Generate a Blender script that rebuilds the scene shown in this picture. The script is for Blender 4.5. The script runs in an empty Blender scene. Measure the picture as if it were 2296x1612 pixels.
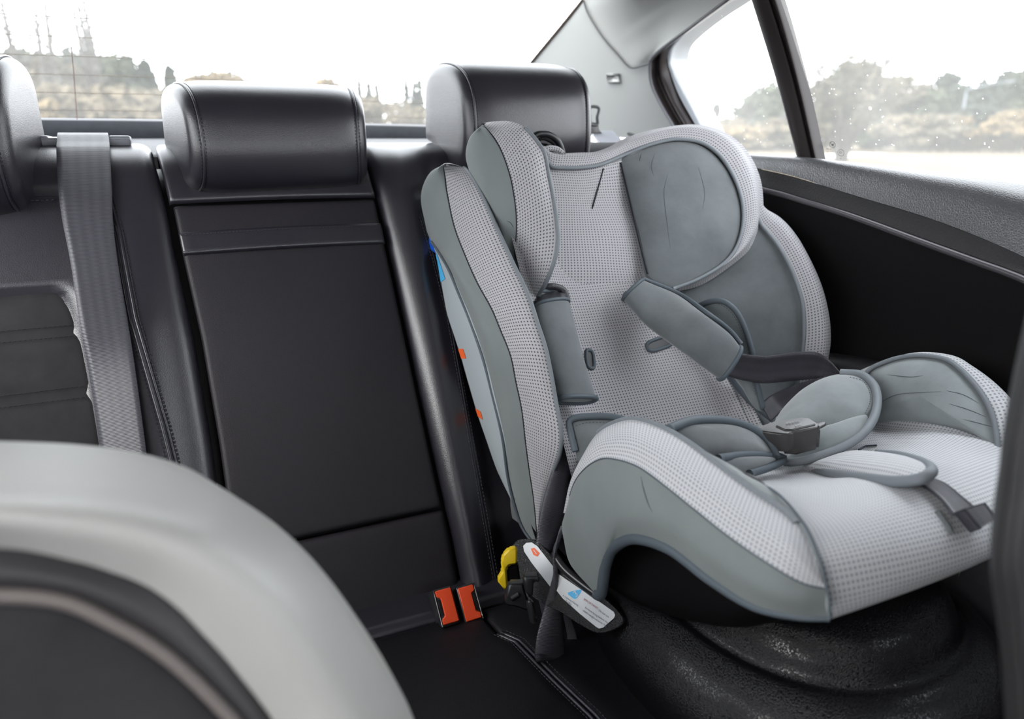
import bpy, bmesh, math, random
import numpy as np
from mathutils import Vector, Matrix, noise
from mathutils.bvhtree import BVHTree

# ---------------------------------------------------------------- camera
SC = bpy.context.scene
COL = SC.collection
F = 1650.0; W = 2296; H = 1612
YAW = math.radians(25); PIT = math.radians(16.7)
CAM = np.array([0, 0, 1.10])
FW = np.array([math.sin(YAW)*math.cos(PIT), math.cos(YAW)*math.cos(PIT), -math.sin(PIT)])
RT = np.array([math.cos(YAW), -math.sin(YAW), 0.0]); UP = np.cross(RT, FW)
cd = bpy.data.cameras.new('camera'); co = bpy.data.objects.new('camera', cd); COL.objects.link(co)
co.matrix_world = Matrix(((RT[0], UP[0], -FW[0], CAM[0]), (RT[1], UP[1], -FW[1], CAM[1]), (RT[2], UP[2], -FW[2], CAM[2]), (0, 0, 0, 1)))
cd.sensor_width = 36; cd.lens = F/W*36; cd.clip_start = 0.02; cd.clip_end = 600
cd.dof.use_dof = True; cd.dof.focus_distance = 0.88; cd.dof.aperture_fstop = 4.0
SC.camera = co
# ---------------------------------------------------------------- world, exposure
wd = bpy.data.worlds.new('overcast_sky'); SC.world = wd; wd.use_nodes = True
nt = wd.node_tree; nt.nodes.clear()
wo = nt.nodes.new('ShaderNodeOutputWorld'); wb = nt.nodes.new('ShaderNodeBackground')
tc = nt.nodes.new('ShaderNodeTexCoord'); sp = nt.nodes.new('ShaderNodeSeparateXYZ'); rp = nt.nodes.new('ShaderNodeValToRGB')
nt.links.new(tc.outputs['Generated'], sp.inputs[0]); nt.links.new(sp.outputs['Z'], rp.inputs[0])
rp.color_ramp.elements[0].position = 0.0; rp.color_ramp.elements[0].color = (0.94, 0.97, 1.0, 1)
rp.color_ramp.elements[1].position = 0.6; rp.color_ramp.elements[1].color = (0.89, 0.945, 1.0, 1)
nt.links.new(rp.outputs[0], wb.inputs['Color']); wb.inputs['Strength'].default_value = 4.2
nt.links.new(wb.outputs[0], wo.inputs['Surface'])
SUN = bpy.data.lights.new('soft_sun', 'SUN'); SUN.energy = 2.0; SUN.angle = math.radians(40); SUN.color = (1, .96, .9)
so = bpy.data.objects.new('soft_sun', SUN); COL.objects.link(so)
so.rotation_euler = Vector((-0.75, -0.35, 0.62)).to_track_quat('Z', 'Y').to_euler()   # light comes from the left front side windows
vs = SC.view_settings; vs.view_transform = 'Standard'; vs.look = 'None'; vs.gamma = 1; vs.use_curve_mapping = False; vs.exposure = 0.85
SC.cycles.use_denoising = True
SC.cycles.max_bounces = 10; SC.cycles.diffuse_bounces = 5; SC.cycles.transparent_max_bounces = 16
SC.cycles.sample_clamp_indirect = 8

# ---------------------------------------------------------------- points from the photograph's perspective
def ray(px, py): return FW + RT*((px-W/2)/F) - UP*((py-H/2)/F)
def lerp_list(v, n):
    if isinstance(v, (int, float)): return [v]*n
    v = list(v)
    if len(v) == n: return v
    return list(np.interp(np.linspace(0, 1, n), np.linspace(0, 1, len(v)), v))
def XP(x, pts):
    xs = lerp_list(x, len(pts)); return np.array([CAM + ray(*p)*(a/ray(*p)[0]) for p, a in zip(pts, xs)])
def YP(y, pts):
    ys = lerp_list(y, len(pts)); return np.array([CAM + ray(*p)*(a/ray(*p)[1]) for p, a in zip(pts, ys)])
def ZP(z, pts):
    zs = lerp_list(z, len(pts)); return np.array([CAM + ray(*p)*((a-CAM[2])/ray(*p)[2]) for p, a in zip(pts, zs)])
class Plane:
    def __init__(s, o, n): s.o = np.array(o, float); s.n = np.array(n, float)/np.linalg.norm(n)
    def at(s, pts, off=0):
        offs = lerp_list(off, len(pts)); out = []
        for p, f in zip(pts, offs):
            d = ray(*p); o = s.o + s.n*f; out.append(CAM + d*(np.dot(o-CAM, s.n)/np.dot(d, s.n)))
        return np.array(out)
def plane3(a, b, c):
    a, b, c = map(np.array, (a, b, c)); n = np.cross(b-a, c-a)
    if np.dot(n, CAM-a) < 0: n = -n
    return Plane(a, n)

# ---------------------------------------------------------------- curves and meshes
def cr(P, n, closed=False, arc=True):
    P = np.asarray(P, float); m = len(P)
    if m == 2 and not closed:
        t = np.linspace(0, 1, n)[:, None]; return P[0]*(1-t) + P[1]*t
    if closed: E = np.vstack([P[-1], P, P[0], P[1]])
    else: E = np.vstack([2*P[0]-P[1], P, 2*P[-1]-P[-2]])
    segs = m if closed else m-1
    def ev(t):
        i = np.clip(np.floor(t).astype(int), 0, segs-1); f = (t-i)[:, None]
        a, b, c, d = E[i], E[i+1], E[i+2], E[i+3]
        return .5*((2*b) + (-a+c)*f + (2*a-5*b+4*c-d)*f*f + (-a+3*b-3*c+d)*f**3)
    if not arc: return ev(np.linspace(0, segs, n, endpoint=not closed))
    T = np.linspace(0, segs, segs*24+1); D = ev(T)
    L = np.r_[0, np.cumsum(np.linalg.norm(np.diff(D, axis=0), axis=1))]
    return ev(np.interp(np.linspace(0, L[-1], n, endpoint=not closed), L, T))
def link(me, name, mat, parent):
    o = bpy.data.objects.new(name, me); COL.objects.link(o)
    if mat: me.materials.append(mat)
    if parent is not None:
        o.parent = parent; o.matrix_parent_inverse = parent.matrix_world.inverted()
    return o
def smooth(me):
    for p in me.polygons: p.use_smooth = True
def grid(name, G, mat, parent=None, cu=False, cv=False, uv=None, capu=False, flip=False):
    """G[v][u]; cu/cv close the columns/rows; capu fills both v-end loops"""
    G = np.asarray(G, float); nv, nu = G.shape[:2]
    if uv is None:
        du = np.linalg.norm(np.diff(G, axis=1), axis=2).mean(axis=0); U = np.r_[0, np.cumsum(du)]
        dv = np.linalg.norm(np.diff(G, axis=0), axis=2)
        dv = np.median(dv, axis=1); V = np.r_[0, np.cumsum(dv)]
        uvg = np.stack(np.meshgrid(U, V), axis=-1)
    else: uvg = uv
    verts = G.reshape(-1, 3).tolist(); faces = []; fuv = []
    ru = nu if cu else nu-1; rv = nv if cv else nv-1
    eu = float(np.linalg.norm(G[:, 0]-G[:, -1], axis=1).mean()); ev = float(np.median(np.linalg.norm(G[0]-G[-1], axis=1)))
    for j in range(rv):
        for i in range(ru):
            j2 = (j+1) % nv; i2 = (i+1) % nu
            q = [(j, i), (j, i2), (j2, i2), (j2, i)]
            if flip: q = q[::-1]
            faces.append([a*nu+b for a, b in q])
            for a, b in q:
                u, v = uvg[a, b]
                if i == nu-1 and b == 0: u = uvg[a, nu-1][0]+eu
                if j == nv-1 and a == 0: v = uvg[nv-1, b][1]+ev
                fuv.append((u, v))
    if capu and cu:
        faces.append([i for i in range(nu)]); fuv += [tuple(uvg[0, i]) for i in range(nu)]
        faces.append([(nv-1)*nu+i for i in range(nu)][::-1]); fuv += [tuple(uvg[nv-1, i]) for i in range(nu)][::-1]
    me = bpy.data.meshes.new(name); me.from_pydata(verts, [], faces)
    l = me.uv_layers.new(name='UVMap')
    l.data.foreach_set('uv', np.array(fuv, dtype=np.float32).ravel())
    smooth(me); me.validate(); me.update()
    o = link(me, name, mat, parent)
    if capu:
        for p in me.polygons:
            if len(p.vertices) > 4: p.use_smooth = False
    return o
def rails_grid(rails, nu, per=6, arc=True, closed=False):
    R = np.array([cr(r, nu, arc=arc) for r in rails])
    k = len(R); nv = (k*per if closed else (k-1)*per+1)
    return np.array([cr(R[:, i], nv, closed=closed, arc=False) for i in range(nu)]).transpose(1, 0, 2)
def tube_pts(path, r, n=8, closed=False):
    P = np.asarray(path, float); m = len(P); rs = np.array(lerp_list(r, m))
    if closed: T = np.roll(P, -1, 0)-np.roll(P, 1, 0)
    else: T = np.gradient(P, axis=0)
    T /= np.linalg.norm(T, axis=1)[:, None]+1e-12
    a = np.array([0, 0, 1.0]) if abs(T[0][2]) < .9 else np.array([1.0, 0, 0])
    Nn = np.cross(T[0], a); Nn /= np.linalg.norm(Nn); rows = []
    for i in range(m):
        Nn = Nn - T[i]*np.dot(Nn, T[i]); Nn /= np.linalg.norm(Nn)+1e-12; B = np.cross(T[i], Nn)
        rows.append([P[i]+rs[i]*(Nn*math.cos(w)+B*math.sin(w)) for w in np.linspace(0, 2*math.pi, n, endpoint=False)])
    return np.array(rows)
def tube(name, path, r, mat, parent=None, n=8, closed=False, samples=None):
    P = cr(path, samples or max(12, len(path)*5), closed=closed) if samples != 0 else np.asarray(path)
    G = tube_pts(P, r, n, closed)
    return grid(name, G, mat, parent, cu=True, cv=closed, capu=not closed)
def stitches(name, paths, mat, parent, pitch=.0052, ln=.0034, r=.00055):
    vs_, fs = [], []
    for path in paths:
        P = cr(path, 200); L = np.r_[0, np.cumsum(np.linalg.norm(np.diff(P, axis=0), axis=1))]
        for s in np.arange(0, L[-1]-ln, pitch):
            q = [np.array([np.interp(s+k*ln, L, P[:, c]) for c in range(3)]) for k in (0, .5, 1)]
            G = tube_pts(q, [r*.5, r, r*.5], 5); b = len(vs_)
            vs_ += G.reshape(-1, 3).tolist()
            for j in range(2):
                for i in range(5): fs.append([b+j*5+i, b+j*5+(i+1) % 5, b+(j+1)*5+(i+1) % 5, b+(j+1)*5+i])
    me = bpy.data.meshes.new(name); me.from_pydata(vs_, [], fs); smooth(me)
    return link(me, name, mat, parent)
def pad(name, outline, mat, parent, bulge=.01, thick=.008, n=72, rings=12, pw=3.0, toward=None, closed_curve=True, center=None, sub=None):
    """cushion: front bulges from its outline, flat back"""
    O = cr(outline, n, closed=True) if closed_curve else np.asarray(outline)
    c = O.mean(0) if center is None else np.asarray(center)
    _, _, vt = np.linalg.svd(O-O.mean(0)); nn = vt[2]
    if np.dot(nn, (CAM if toward is None else toward)-c) < 0: nn = -nn
    rows = []
    for t in np.linspace(0, 1, 6)[:-1]: rows.append(c + (O-c)*max(t, .02) - nn*thick)
    rows.append(c + (O-c)*.985 - nn*thick*.85)
    rows.append(O - nn*thick*.3)
    for q in np.linspace(0, 1, rings)**1.6:
        t = 1-q; t = max(t, .015)
        h = bulge*(1-t**pw)
        rows.append(c + (O-c)*t + nn*h)
    G = np.array(rows)
    if sub: G = sub(G)
    e1, e2 = vt[0], vt[1]
    uv = np.stack([(G-c)@e1, (G-c)@e2], axis=-1)
    o = grid(name, np.concatenate([G, G[:, :1]], axis=1), mat, parent, uv=np.concatenate([uv, uv[:, :1]], axis=1))
    weld(o); return o
def weld(o, d=1e-6):
    bm = bmesh.new(); bm.from_mesh(o.data); bmesh.ops.remove_doubles(bm, verts=bm.verts, dist=d)
    bmesh.ops.holes_fill(bm, edges=[e for e in bm.edges if e.is_boundary], sides=100)
    bmesh.ops.recalc_face_normals(bm, faces=bm.faces)
    for f in bm.faces: f.smooth = True
    bm.to_mesh(o.data); bm.free()
def strap(name, A, B, mat, parent, th=.0018, n=48, cross=7, bow=0.0):
    A = cr(A, n); B = cr(B, n); T = np.gradient((A+B)/2, axis=0); Nn = np.cross(T, B-A); Nn /= np.linalg.norm(Nn, axis=1)[:, None]+1e-12
    rows = []
    ks = np.linspace(0, 1, cross)
    for s, off in [(k, 1) for k in ks]+[(k, -1) for k in ks[::-1]]:
        rows.append(A*(1-s)+B*s + Nn*(off*th/2 + bow*4*s*(1-s)))
    G = np.array(rows).transpose(1, 0, 2)        # [along][around]
    L = np.r_[0, np.cumsum(np.linalg.norm(np.diff((A+B)/2, axis=0), axis=1))]
    w = np.linalg.norm(B-A, axis=1).mean(); us = np.r_[ks, ks[::-1]]*w
    uv = np.stack(np.meshgrid(us, L), axis=-1)
    return grid(name, G, mat, parent, cu=True, uv=uv, capu=True)
def roll(name, A, B, mat, parent, th=.014, n=40, m=28, flat=2.6, toward=CAM, puff=None):
    """padded sleeve between two edge rails, oval section"""
    A = cr(A, n); B = cr(B, n); rows = []; C = (A+B)/2; T = np.gradient(C, axis=0)
    for i in range(n):
        h = (B[i]-A[i])/2; nn = np.cross(T[i], h); nn /= np.linalg.norm(nn)
        if np.dot(nn, toward-C[i]) < 0: nn = -nn
        r = []
        for w in np.linspace(0, 2*math.pi, m, endpoint=False):
            c_, s_ = math.cos(w), math.sin(w)
            x = math.copysign(abs(c_)**(2/flat), c_); y = math.copysign(abs(s_)**(2/flat), s_)
            r.append(C[i]+h*x+nn*y*th)
        rows.append(r)
    return grid(name, np.array(rows), mat, parent, cu=True, capu=True), rows
def boxm(name, c, ax, half, mat, parent, bev=.003, seg=3):
    """bevelled box; ax = three axis vectors"""
    bm = bmesh.new(); bmesh.ops.create_cube(bm, size=2)
    ax = [np.array(a, float)/np.linalg.norm(a) for a in ax]
    for v in bm.verts:
        p = np.array(c, float)+sum(a*h*k for a, h, k in zip(ax, half, v.co)); v.co = p
    if bev: bmesh.ops.bevel(bm, geom=bm.edges[:]+bm.verts[:], offset=bev, segments=seg, profile=.5, affect='EDGES')
    bmesh.ops.recalc_face_normals(bm, faces=bm.faces)
    me = bpy.data.meshes.new(name); bm.to_mesh(me); bm.free(); smooth(me)
    return link(me, name, mat, parent)
def prism(name, poly, n, depth, mat, parent, bev=.0015):
    """3-D outline extruded by depth along -n"""
    n = np.array(n, float)/np.linalg.norm(n); bm = bmesh.new()
    a = [bm.verts.new(p) for p in poly]; b = [bm.verts.new(np.array(p)-n*depth) for p in poly]; k = len(a)
    bm.faces.new(a); bm.faces.new(b[::-1])
    for i in range(k): bm.faces.new([a[i], b[i], b[(i+1) % k], a[(i+1) % k]])
    bmesh.ops.recalc_face_normals(bm, faces=bm.faces)
    if bev: bmesh.ops.bevel(bm, geom=[e for e in bm.edges], offset=bev, segments=2, affect='EDGES')
    me = bpy.data.meshes.new(name); bm.to_mesh(me); bm.free()
    o = link(me, name, mat, parent)
    m = o.modifiers.new('n', 'WEIGHTED_NORMAL'); smooth(me)
    return o
def empty(name, loc, label=None, cat=None, group=None):
    o = bpy.data.objects.new(name, None); COL.objects.link(o); o.location = loc; o.empty_display_size = .02
    bpy.context.view_layer.update()
    if label: tag(o, label, cat, group)
    return o
def tag(o, label, cat, group=None, kind=None):
    o['label'] = label; o['category'] = cat
    if group: o['group'] = group
    if kind: o['kind'] = kind
    return o
def struct(o): o['kind'] = 'structure'; return o

# ---------------------------------------------------------------- materials
class NT:
    def __init__(s, name):
        s.m = bpy.data.materials.new(name); s.m.use_nodes = True; s.t = s.m.node_tree; s.t.nodes.clear()
        s.out = s.t.nodes.new('ShaderNodeOutputMaterial'); s.b = s.t.nodes.new('ShaderNodeBsdfPrincipled'); s.l(s.b.outputs[0], s.out.inputs[0])
    def n(s, k, **kw):
        o = s.t.nodes.new('ShaderNode'+k)
        for a, b in kw.items(): setattr(o, a, b)
        return o
    def l(s, a, b): s.t.links.new(a, b)
    def math(s, op, a, b=None, c=None):
        o = s.n('Math', operation=op)
        for i, v in enumerate((a, b, c)):
            if v is None: continue
            if isinstance(v, (int, float)): o.inputs[i].default_value = v
            else: s.l(v, o.inputs[i])
        return o.outputs[0]
    def noise(s, scale, detail=4, coord='Object', rough=.5):
        t = s.n('TexCoord'); x = s.n('TexNoise'); x.inputs['Scale'].default_value = scale; x.inputs['Detail'].default_value = detail; x.inputs['Roughness'].default_value = rough
        s.l(t.outputs[coord], x.inputs['Vector']); return x.outputs['Fac']
    def mix(s, f, a, b):
        o = s.n('Mix', data_type='RGBA')
        if isinstance(f, (int, float)): o.inputs[0].default_value = f
        else: s.l(f, o.inputs[0])
        for i, v in ((6, a), (7, b)):
            if isinstance(v, tuple): o.inputs[i].default_value = (*v, 1)
            else: s.l(v, o.inputs[i])
        return o.outputs[2]
    def ramp(s, f, a, b):
        o = s.n('MapRange'); s.l(f, o.inputs[0]); o.inputs[1].default_value = a; o.inputs[2].default_value = b; return o.outputs[0]
    def bump(s, h, st, dist):
        o = s.n('Bump'); o.inputs['Strength'].default_value = st; o.inputs['Distance'].default_value = dist
        s.l(h, o.inputs['Height']); s.l(o.outputs[0], s.b.inputs['Normal']); return o
    def set(s, col=None, rough=None, spec=None, metal=None, sheen=None, coat=None):
        b = s.b
        if col is not None:
            if isinstance(col, tuple): b.inputs['Base Color'].default_value = (*col, 1)
            else: s.l(col, b.inputs['Base Color'])
        if rough is not None:
            if isinstance(rough, (int, float)): b.inputs['Roughness'].default_value = rough
            else: s.l(rough, b.inputs['Roughness'])
        if spec is not None: b.inputs['Specular IOR Level'].default_value = spec
        if metal is not None: b.inputs['Metallic'].default_value = metal
        if sheen is not None: b.inputs['Sheen Weight'].default_value = sheen
        if coat is not None: b.inputs['Coat Weight'].default_value = coat
        return s.m
def m_leather(name, col, rough=.42, scale=420, st=.15, dist=.0005, spec=.5, wrinkle=.1):
    t = NT(name); tcn = t.n('TexCoord'); v = t.n('TexVoronoi', feature='DISTANCE_TO_EDGE'); v.inputs['Scale'].default_value = scale
    t.l(tcn.outputs['Object'], v.inputs['Vector'])
    e = t.ramp(v.outputs['Distance'], 0, .25)
    w = t.noise(14, 3); w2 = t.math('MULTIPLY', w, wrinkle*30)
    h = t.math('ADD', e, w2); t.bump(h, st, dist)
    c = t.mix(t.noise(6, 3), tuple(x*.85 for x in col), tuple(x*1.15 for x in col))
    t.b.inputs['Specular IOR Level'].default_value = spec
    r = t.ramp(t.noise(9, 3), -.4, 1.4); r = t.math('MULTIPLY_ADD', r, .16, rough-.08)
    return t.set(c, r)
def m_mesh(name, base, dot, pu=.0043, pv=.0039, rad=.23):
    t = NT(name); u = t.n('UVMap'); s = t.n('SeparateXYZ'); t.l(u.outputs[0], s.inputs[0])
    a = t.math('FRACT', t.math('MULTIPLY', s.outputs[0], 1/pu)); b = t.math('FRACT', t.math('MULTIPLY', s.outputs[1], 1/pv))
    a = t.math('SUBTRACT', a, .5); b = t.math('SUBTRACT', b, .5)
    d = t.math('SQRT', t.math('ADD', t.math('MULTIPLY', a, a), t.math('MULTIPLY', b, b)))
    f = t.n('MapRange', interpolation_type='SMOOTHSTEP'); t.l(d, f.inputs[0]); f.inputs[1].default_value = rad-.07; f.inputs[2].default_value = rad+.11
    nz = t.noise(7, 3); bb = t.mix(nz, tuple(x*.93 for x in base), tuple(min(1, x*1.06) for x in base))
    c = t.mix(f.outputs[0], dot, bb)
    h = t.math('ADD', f.outputs[0], t.math('MULTIPLY', t.noise(28, 2), 2.5)); t.bump(h, .45, .0009)
    return t.set(c, .92, .15, sheen=.15)
def m_cloth(name, col, rough=.9, var=.2, scale=24, st=.25, sheen=.25):
    t = NT(name); nz = t.noise(scale, 5, rough=.6); f = t.ramp(nz, .3, .7)
    c = t.mix(f, tuple(x*(1-var) for x in col), tuple(x*(1+var) for x in col))
    h = t.math('ADD', t.math('MULTIPLY', t.noise(1500, 2), .25), t.math('MULTIPLY', t.noise(32, 3), 1.2)); t.bump(h, st, .002)
    return t.set(c, rough, .2, sheen=sheen)
def m_web(name, col, rough=.5, rib=.0017, st=.5, shade=.55):
    t = NT(name); u = t.n('UVMap'); s = t.n('SeparateXYZ'); t.l(u.outputs[0], s.inputs[0])
    w = t.math('SINE', t.math('MULTIPLY', s.outputs[1], 2*math.pi/rib)); w = t.math('MULTIPLY_ADD', w, .5, .5)
    w2 = t.math('SINE', t.math('MULTIPLY', s.outputs[0], 2*math.pi/.011)); w2 = t.math('MULTIPLY_ADD', w2, .12, .88)
    c = t.mix(w, tuple(x*shade for x in col), col); cc = t.n('Mix', data_type='RGBA', blend_type='MULTIPLY'); cc.inputs[0].default_value = 1
    t.l(c, cc.inputs[6]); t.l(w2, cc.inputs[7]); t.bump(w, st, .0004)
    return t.set(cc.outputs[2], rough, .5)
def m_plain(name, col, rough=.5, spec=.5, metal=0, nscale=0, nst=.2, ndist=.0005, coat=None):
    t = NT(name)
    if nscale: t.bump(t.noise(nscale, 4), nst, ndist)
    return t.set(col, rough, spec, metal, coat=coat)
def m_rough_plastic(name, col, rough=.3):
    t = NT(name); n1 = t.noise(620, 3, rough=.6); n2 = t.noise(240, 2)
    h = t.math('ADD', t.ramp(n1, .42, .62), t.math('MULTIPLY', n2, .5)); t.bump(h, .5, .0007)
    return t.set(col, rough, .42)
def m_glass(name, dust, specks=0.0, tint=(1, 1, 1), lines=False):
    t = NT(name); t.t.nodes.remove(t.b)
    tr = t.n('BsdfTransparent'); tr.inputs[0].default_value = (*tint, 1)
    gl = t.n('BsdfGlossy'); gl.inputs['Roughness'].default_value = .02
    fr = t.n('LayerWeight'); fr.inputs[0].default_value = .5
    a = t.n('MixShader'); t.l(t.math('MULTIPLY_ADD', t.math('POWER', fr.outputs['Facing'], 5), .7, .03), a.inputs[0]); t.l(tr.outputs[0], a.inputs[1]); t.l(gl.outputs[0], a.inputs[2])
    tl = t.n('BsdfTranslucent'); tl.inputs[0].default_value = (.95, .93, .88, 1)
    b = t.n('MixShader'); nz = t.noise(3.2, 5); f = t.math('MULTIPLY', t.ramp(nz, .25, .75), dust); f = t.math('ADD', f, dust*.6)
    if specks:
        tcn = t.n('TexCoord'); v = t.n('TexVoronoi'); v.inputs['Scale'].default_value = 150; v.inputs['Randomness'].default_value = 1; t.l(tcn.outputs['Object'], v.inputs['Vector'])
        s1 = t.math('LESS_THAN', v.outputs['Distance'], .15); pick = t.math('GREATER_THAN', t.noise(60, 2), .58)
        v2 = t.n('TexVoronoi'); v2.inputs['Scale'].default_value = 30; t.l(tcn.outputs['Object'], v2.inputs['Vector'])
        s2 = t.math('LESS_THAN', v2.outputs['Distance'], .075); pick2 = t.math('GREATER_THAN', t.noise(22, 1), .56)
        sp_ = t.math('MAXIMUM', t.math('MULTIPLY', s1, pick), t.math('MULTIPLY', s2, pick2))
        f = t.math('MINIMUM', t.math('ADD', f, t.math('MULTIPLY', sp_, specks)), .9)
    t.l(f, b.inputs[0]); t.l(a.outputs[0], b.inputs[1]); t.l(tl.outputs[0], b.inputs[2])
    t.l(b.outputs[0], t.out.inputs[0]); return t.m
M = dict(
 leather=m_leather('black_leather', (.016, .0145, .020), .34, 480, .12, .0005, .7),
 leather_seat=m_leather('black_seat_leather', (.007, .006, .0075), .38, 520, .2, .0004, .25),  # hatch leather again, darkened for the shade on the cushions
 leather_fine=m_leather('black_leather_flat', (.015, .013, .0165), .5, 520, .25, .0005, .3),
 door_leather=m_leather('door_grain', (.035, .034, .037), .34, 330, .2, .0007, .9),
 door_band=m_leather('door_grain_matte', (.010, .009, .010), .6, 200, .3, .0006, .4),
 door_panel=m_plain('door_panel_dark', (.004, .0035, .004), .8, .2, nscale=400),
 suede=m_cloth('dark_suede', (.020, .019, .021), .95, .2, 30, .3, .2),
 seam=m_plain('dark_thread', (.012, .012, .018), .7, .3),
 thread=m_plain('stitch_thread', (.05, .05, .06), .6, .3),
 mesh=m_mesh('dotted_light_grey_fabric', (.37, .362, .372), (.075, .07, .09), rad=.21),
 mesh2=m_mesh('dotted_seat_fabric', (.46, .465, .475), (.22, .215, .25), .0044, .0040, .24),
 grey=m_cloth('smooth_grey_fabric', (.160, .178, .176), .85, .07, 12, .12, .2),
 gsuede=m_cloth('grey_velour', (.110, .120, .126), .9, .2, 16, .3, .35),  # velour darkened for the shade on the near pads
 gsuede_light=m_cloth('light_grey_velour', (.18, .198, .203), .9, .16, 18, .3, .35),  # same velour, lighter copy for its better lit parts
 piping=m_plain('grey_piping', (.15, .165, .18), .6, .4, nscale=900, nst=.3),
 piping_dark=m_plain('blue_grey_hem', (.065, .080, .095), .6, .4, nscale=700, nst=.4),
 web=m_web('grey_belt_webbing', (.065, .064, .077), .40),
 web_dark=m_web('dark_webbing', (.045, .042, .052), .36, .0015),
 head=m_plain('headliner_grey', (.42, .43, .42), .85, .3, nscale=500, nst=.15),
 pillar=m_plain('pillar_grey', (.36, .37, .365), .7, .4, nscale=500, nst=.12),
 frame=m_plain('window_frame_grey', (.30, .32, .35), .55, .4),
 rubber=m_plain('brown_black_rubber', (.020, .015, .015), .38, .3),
 blackpl=m_plain('black_plastic', (.005, .005, .006), .42, .4, nscale=300, nst=.1),
 clamp=m_plain('black_clamp_plastic', (.018, .018, .02), .3, .5),
 shell=m_rough_plastic('textured_black_plastic', (.0035, .0035, .0045), .25),
 shellm=m_plain('matte_black_plastic', (.003, .0025, .003), .6, .12, nscale=300),
 red=m_plain('orange_red_plastic', (.72, .065, .015), .4, .5),
 yellow=m_plain('yellow_plastic', (.75, .52, .01), .4, .5),
 blue=m_plain('blue_plastic', (.005, .09, .55), .4, .5),
 sticker=m_plain('pale_grey_sticker', (.36, .40, .42), .5, .4),
 sticker_w=m_plain('white_sticker', (.62, .63, .65), .35, .5),
 cyan=m_plain('cyan_print', (.08, .45, .80), .5, .4),
 orange=m_plain('orange_print', (.85, .13, .03), .5, .4),
 ink=m_plain('grey_ink', (.10, .10, .11), .5, .4),
 inkred=m_plain('red_ink', (.35, .12, .11), .5, .4),
 chrome=m_plain('worn_metal', (.35, .35, .36), .3, .5, 1),
 buckle=m_plain('satin_black_plastic', (.045, .042, .042), .3, .5),
 guide=m_plain('belt_guide_plastic', (.22, .225, .25), .35, .5),
 shelf=m_cloth('charcoal_shelf_carpet', (.016, .018, .022), .95, .15, 60, .3),
 front_leather=m_leather('light_grey_leather', (.33, .325, .31), .45, 420, .1),  # pale colour stands for sky reflected in glossy black leather
 front_dark=m_leather('front_black_leather', (.022, .020, .022), .5, 420, .1),
 floor=m_cloth('black_carpet', (.01, .01, .01), 1, .2, 60, .3),
 glass_rear=m_glass('rear_glass', .065), glass_side=m_glass('side_glass', .085, .4), glass_q=m_glass('quarter_glass', .10, .3),
)
# ================================================================ CAR SHELL
def quadgrid(name, rails, mat, n=24, per=4, parent=None, arc=True): return grid(name, rails_grid(rails, n, per, arc), mat, parent)
def slab(name, P, mat, th=.02, parent=None):
    o = grid(name, P, mat, parent); m = o.modifiers.new('thick', 'SOLIDIFY'); m.thickness = th; m.offset = 0; return o
def boxs(name, x0, x1, y0, y1, z0, z1, mat, parent=None, bev=.004):
    return boxm(name, ((x0+x1)/2, (y0+y1)/2, (z0+z1)/2), ((1, 0, 0), (0, 1, 0), (0, 0, 1)), ((x1-x0)/2, (y1-y0)/2, (z1-z0)/2), mat, parent, bev)
struct(boxs('floor', -.66, .98, -1.2, 1.9, .10, .16, M['floor']))
# headliner: arched sheet
rows = []
for y in np.linspace(-1.0, 1.22, 12):
    r = []
    for x in np.linspace(-.50, .80, 15):
        k = (x-.15)/.65; r.append((x, y, 1.44-.05*abs(k)**2.4-.035*((y-.1)/1.1)**2))
    rows.append(r)
struct(slab('ceiling', np.array(rows), M['head'], .03))
# left side (never in view): lower door wall, roof rail, pillars
wl = boxs('wall_left', -.64, -.60, -1.2, 1.9, .14, 1.02, M['door_panel']); struct(wl)
for y0, y1 in ((.10, .22), (1.15, 1.6)):
    t_ = grid('trim_left', np.array([[(-.60, y0, 1.0), (-.60, y1, 1.0)], [(-.50, y0, 1.42), (-.50, y1-.08, 1.42)]]), M['pillar']); m = t_.modifiers.new('t', 'SOLIDIFY'); m.thickness = .03; struct(t_)
struct(boxs('wall_front', -.64, .98, -1.05, -.65, .14, 1.10, M['door_panel']))
struct(boxs('wall_right', .955, .99, -1.2, 1.86, .14, 1.03, M['door_panel']))
t_ = grid('trim_right', np.array([[(.93, .12, 1.0), (.93, .26, 1.0)], [(.80, .12, 1.42), (.80, .26, 1.42)]]), M['pillar']); m = t_.modifiers.new('t', 'SOLIDIFY'); m.thickness = .03; struct(t_)
struct(boxs('wall_back', -.64, .98, 1.86, 1.92, .14, 1.10, M['door_panel']))

# ---- rear right door: belt-line pad, matte band, ridge, lower panel, armrest
door = empty('door_1', (.92, .85, .30)); struct(door)
top_px = [(1640, 362), (1698, 364), (1765, 364), (1833, 365), (1945, 372), (2062, 384), (2196, 398), (2296, 414), (2420, 436), (2700, 490)]
cre_px = [(1640, 368), (1702, 378), (1750, 388), (1796, 400), (1906, 435), (2062, 482), (2180, 525), (2296, 576), (2420, 640), (2700, 800)]
lin_px = [(1640, 404), (1710, 425), (1750, 435), (1788, 447), (1906, 484), (2062, 541), (2180, 584), (2296, 627), (2420, 690), (2700, 850)]
Tp = XP(.905, top_px); Cr = XP(.862, cre_px); Ln = XP(.853, lin_px)
glasslip = Tp + (.025, 0, -.012)
mid1 = (Tp*.5+Cr*.5) + (-.006, 0, .016); mid0 = Tp*.85+Cr*.15+(-.003, 0, .009)
quadgrid('belt_pad', [glasslip, Tp+(.006, 0, .0005), mid0, mid1, Cr], M['door_leather'], 60, 6, door)
b1 = Cr + (.002, 0, -.001); b2 = (Cr+Ln)/2 + (.004, 0, 0)
quadgrid('band_panel', [b1, b2, Ln+(.004, 0, .004)], M['door_band'], 60, 5, door)
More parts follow.
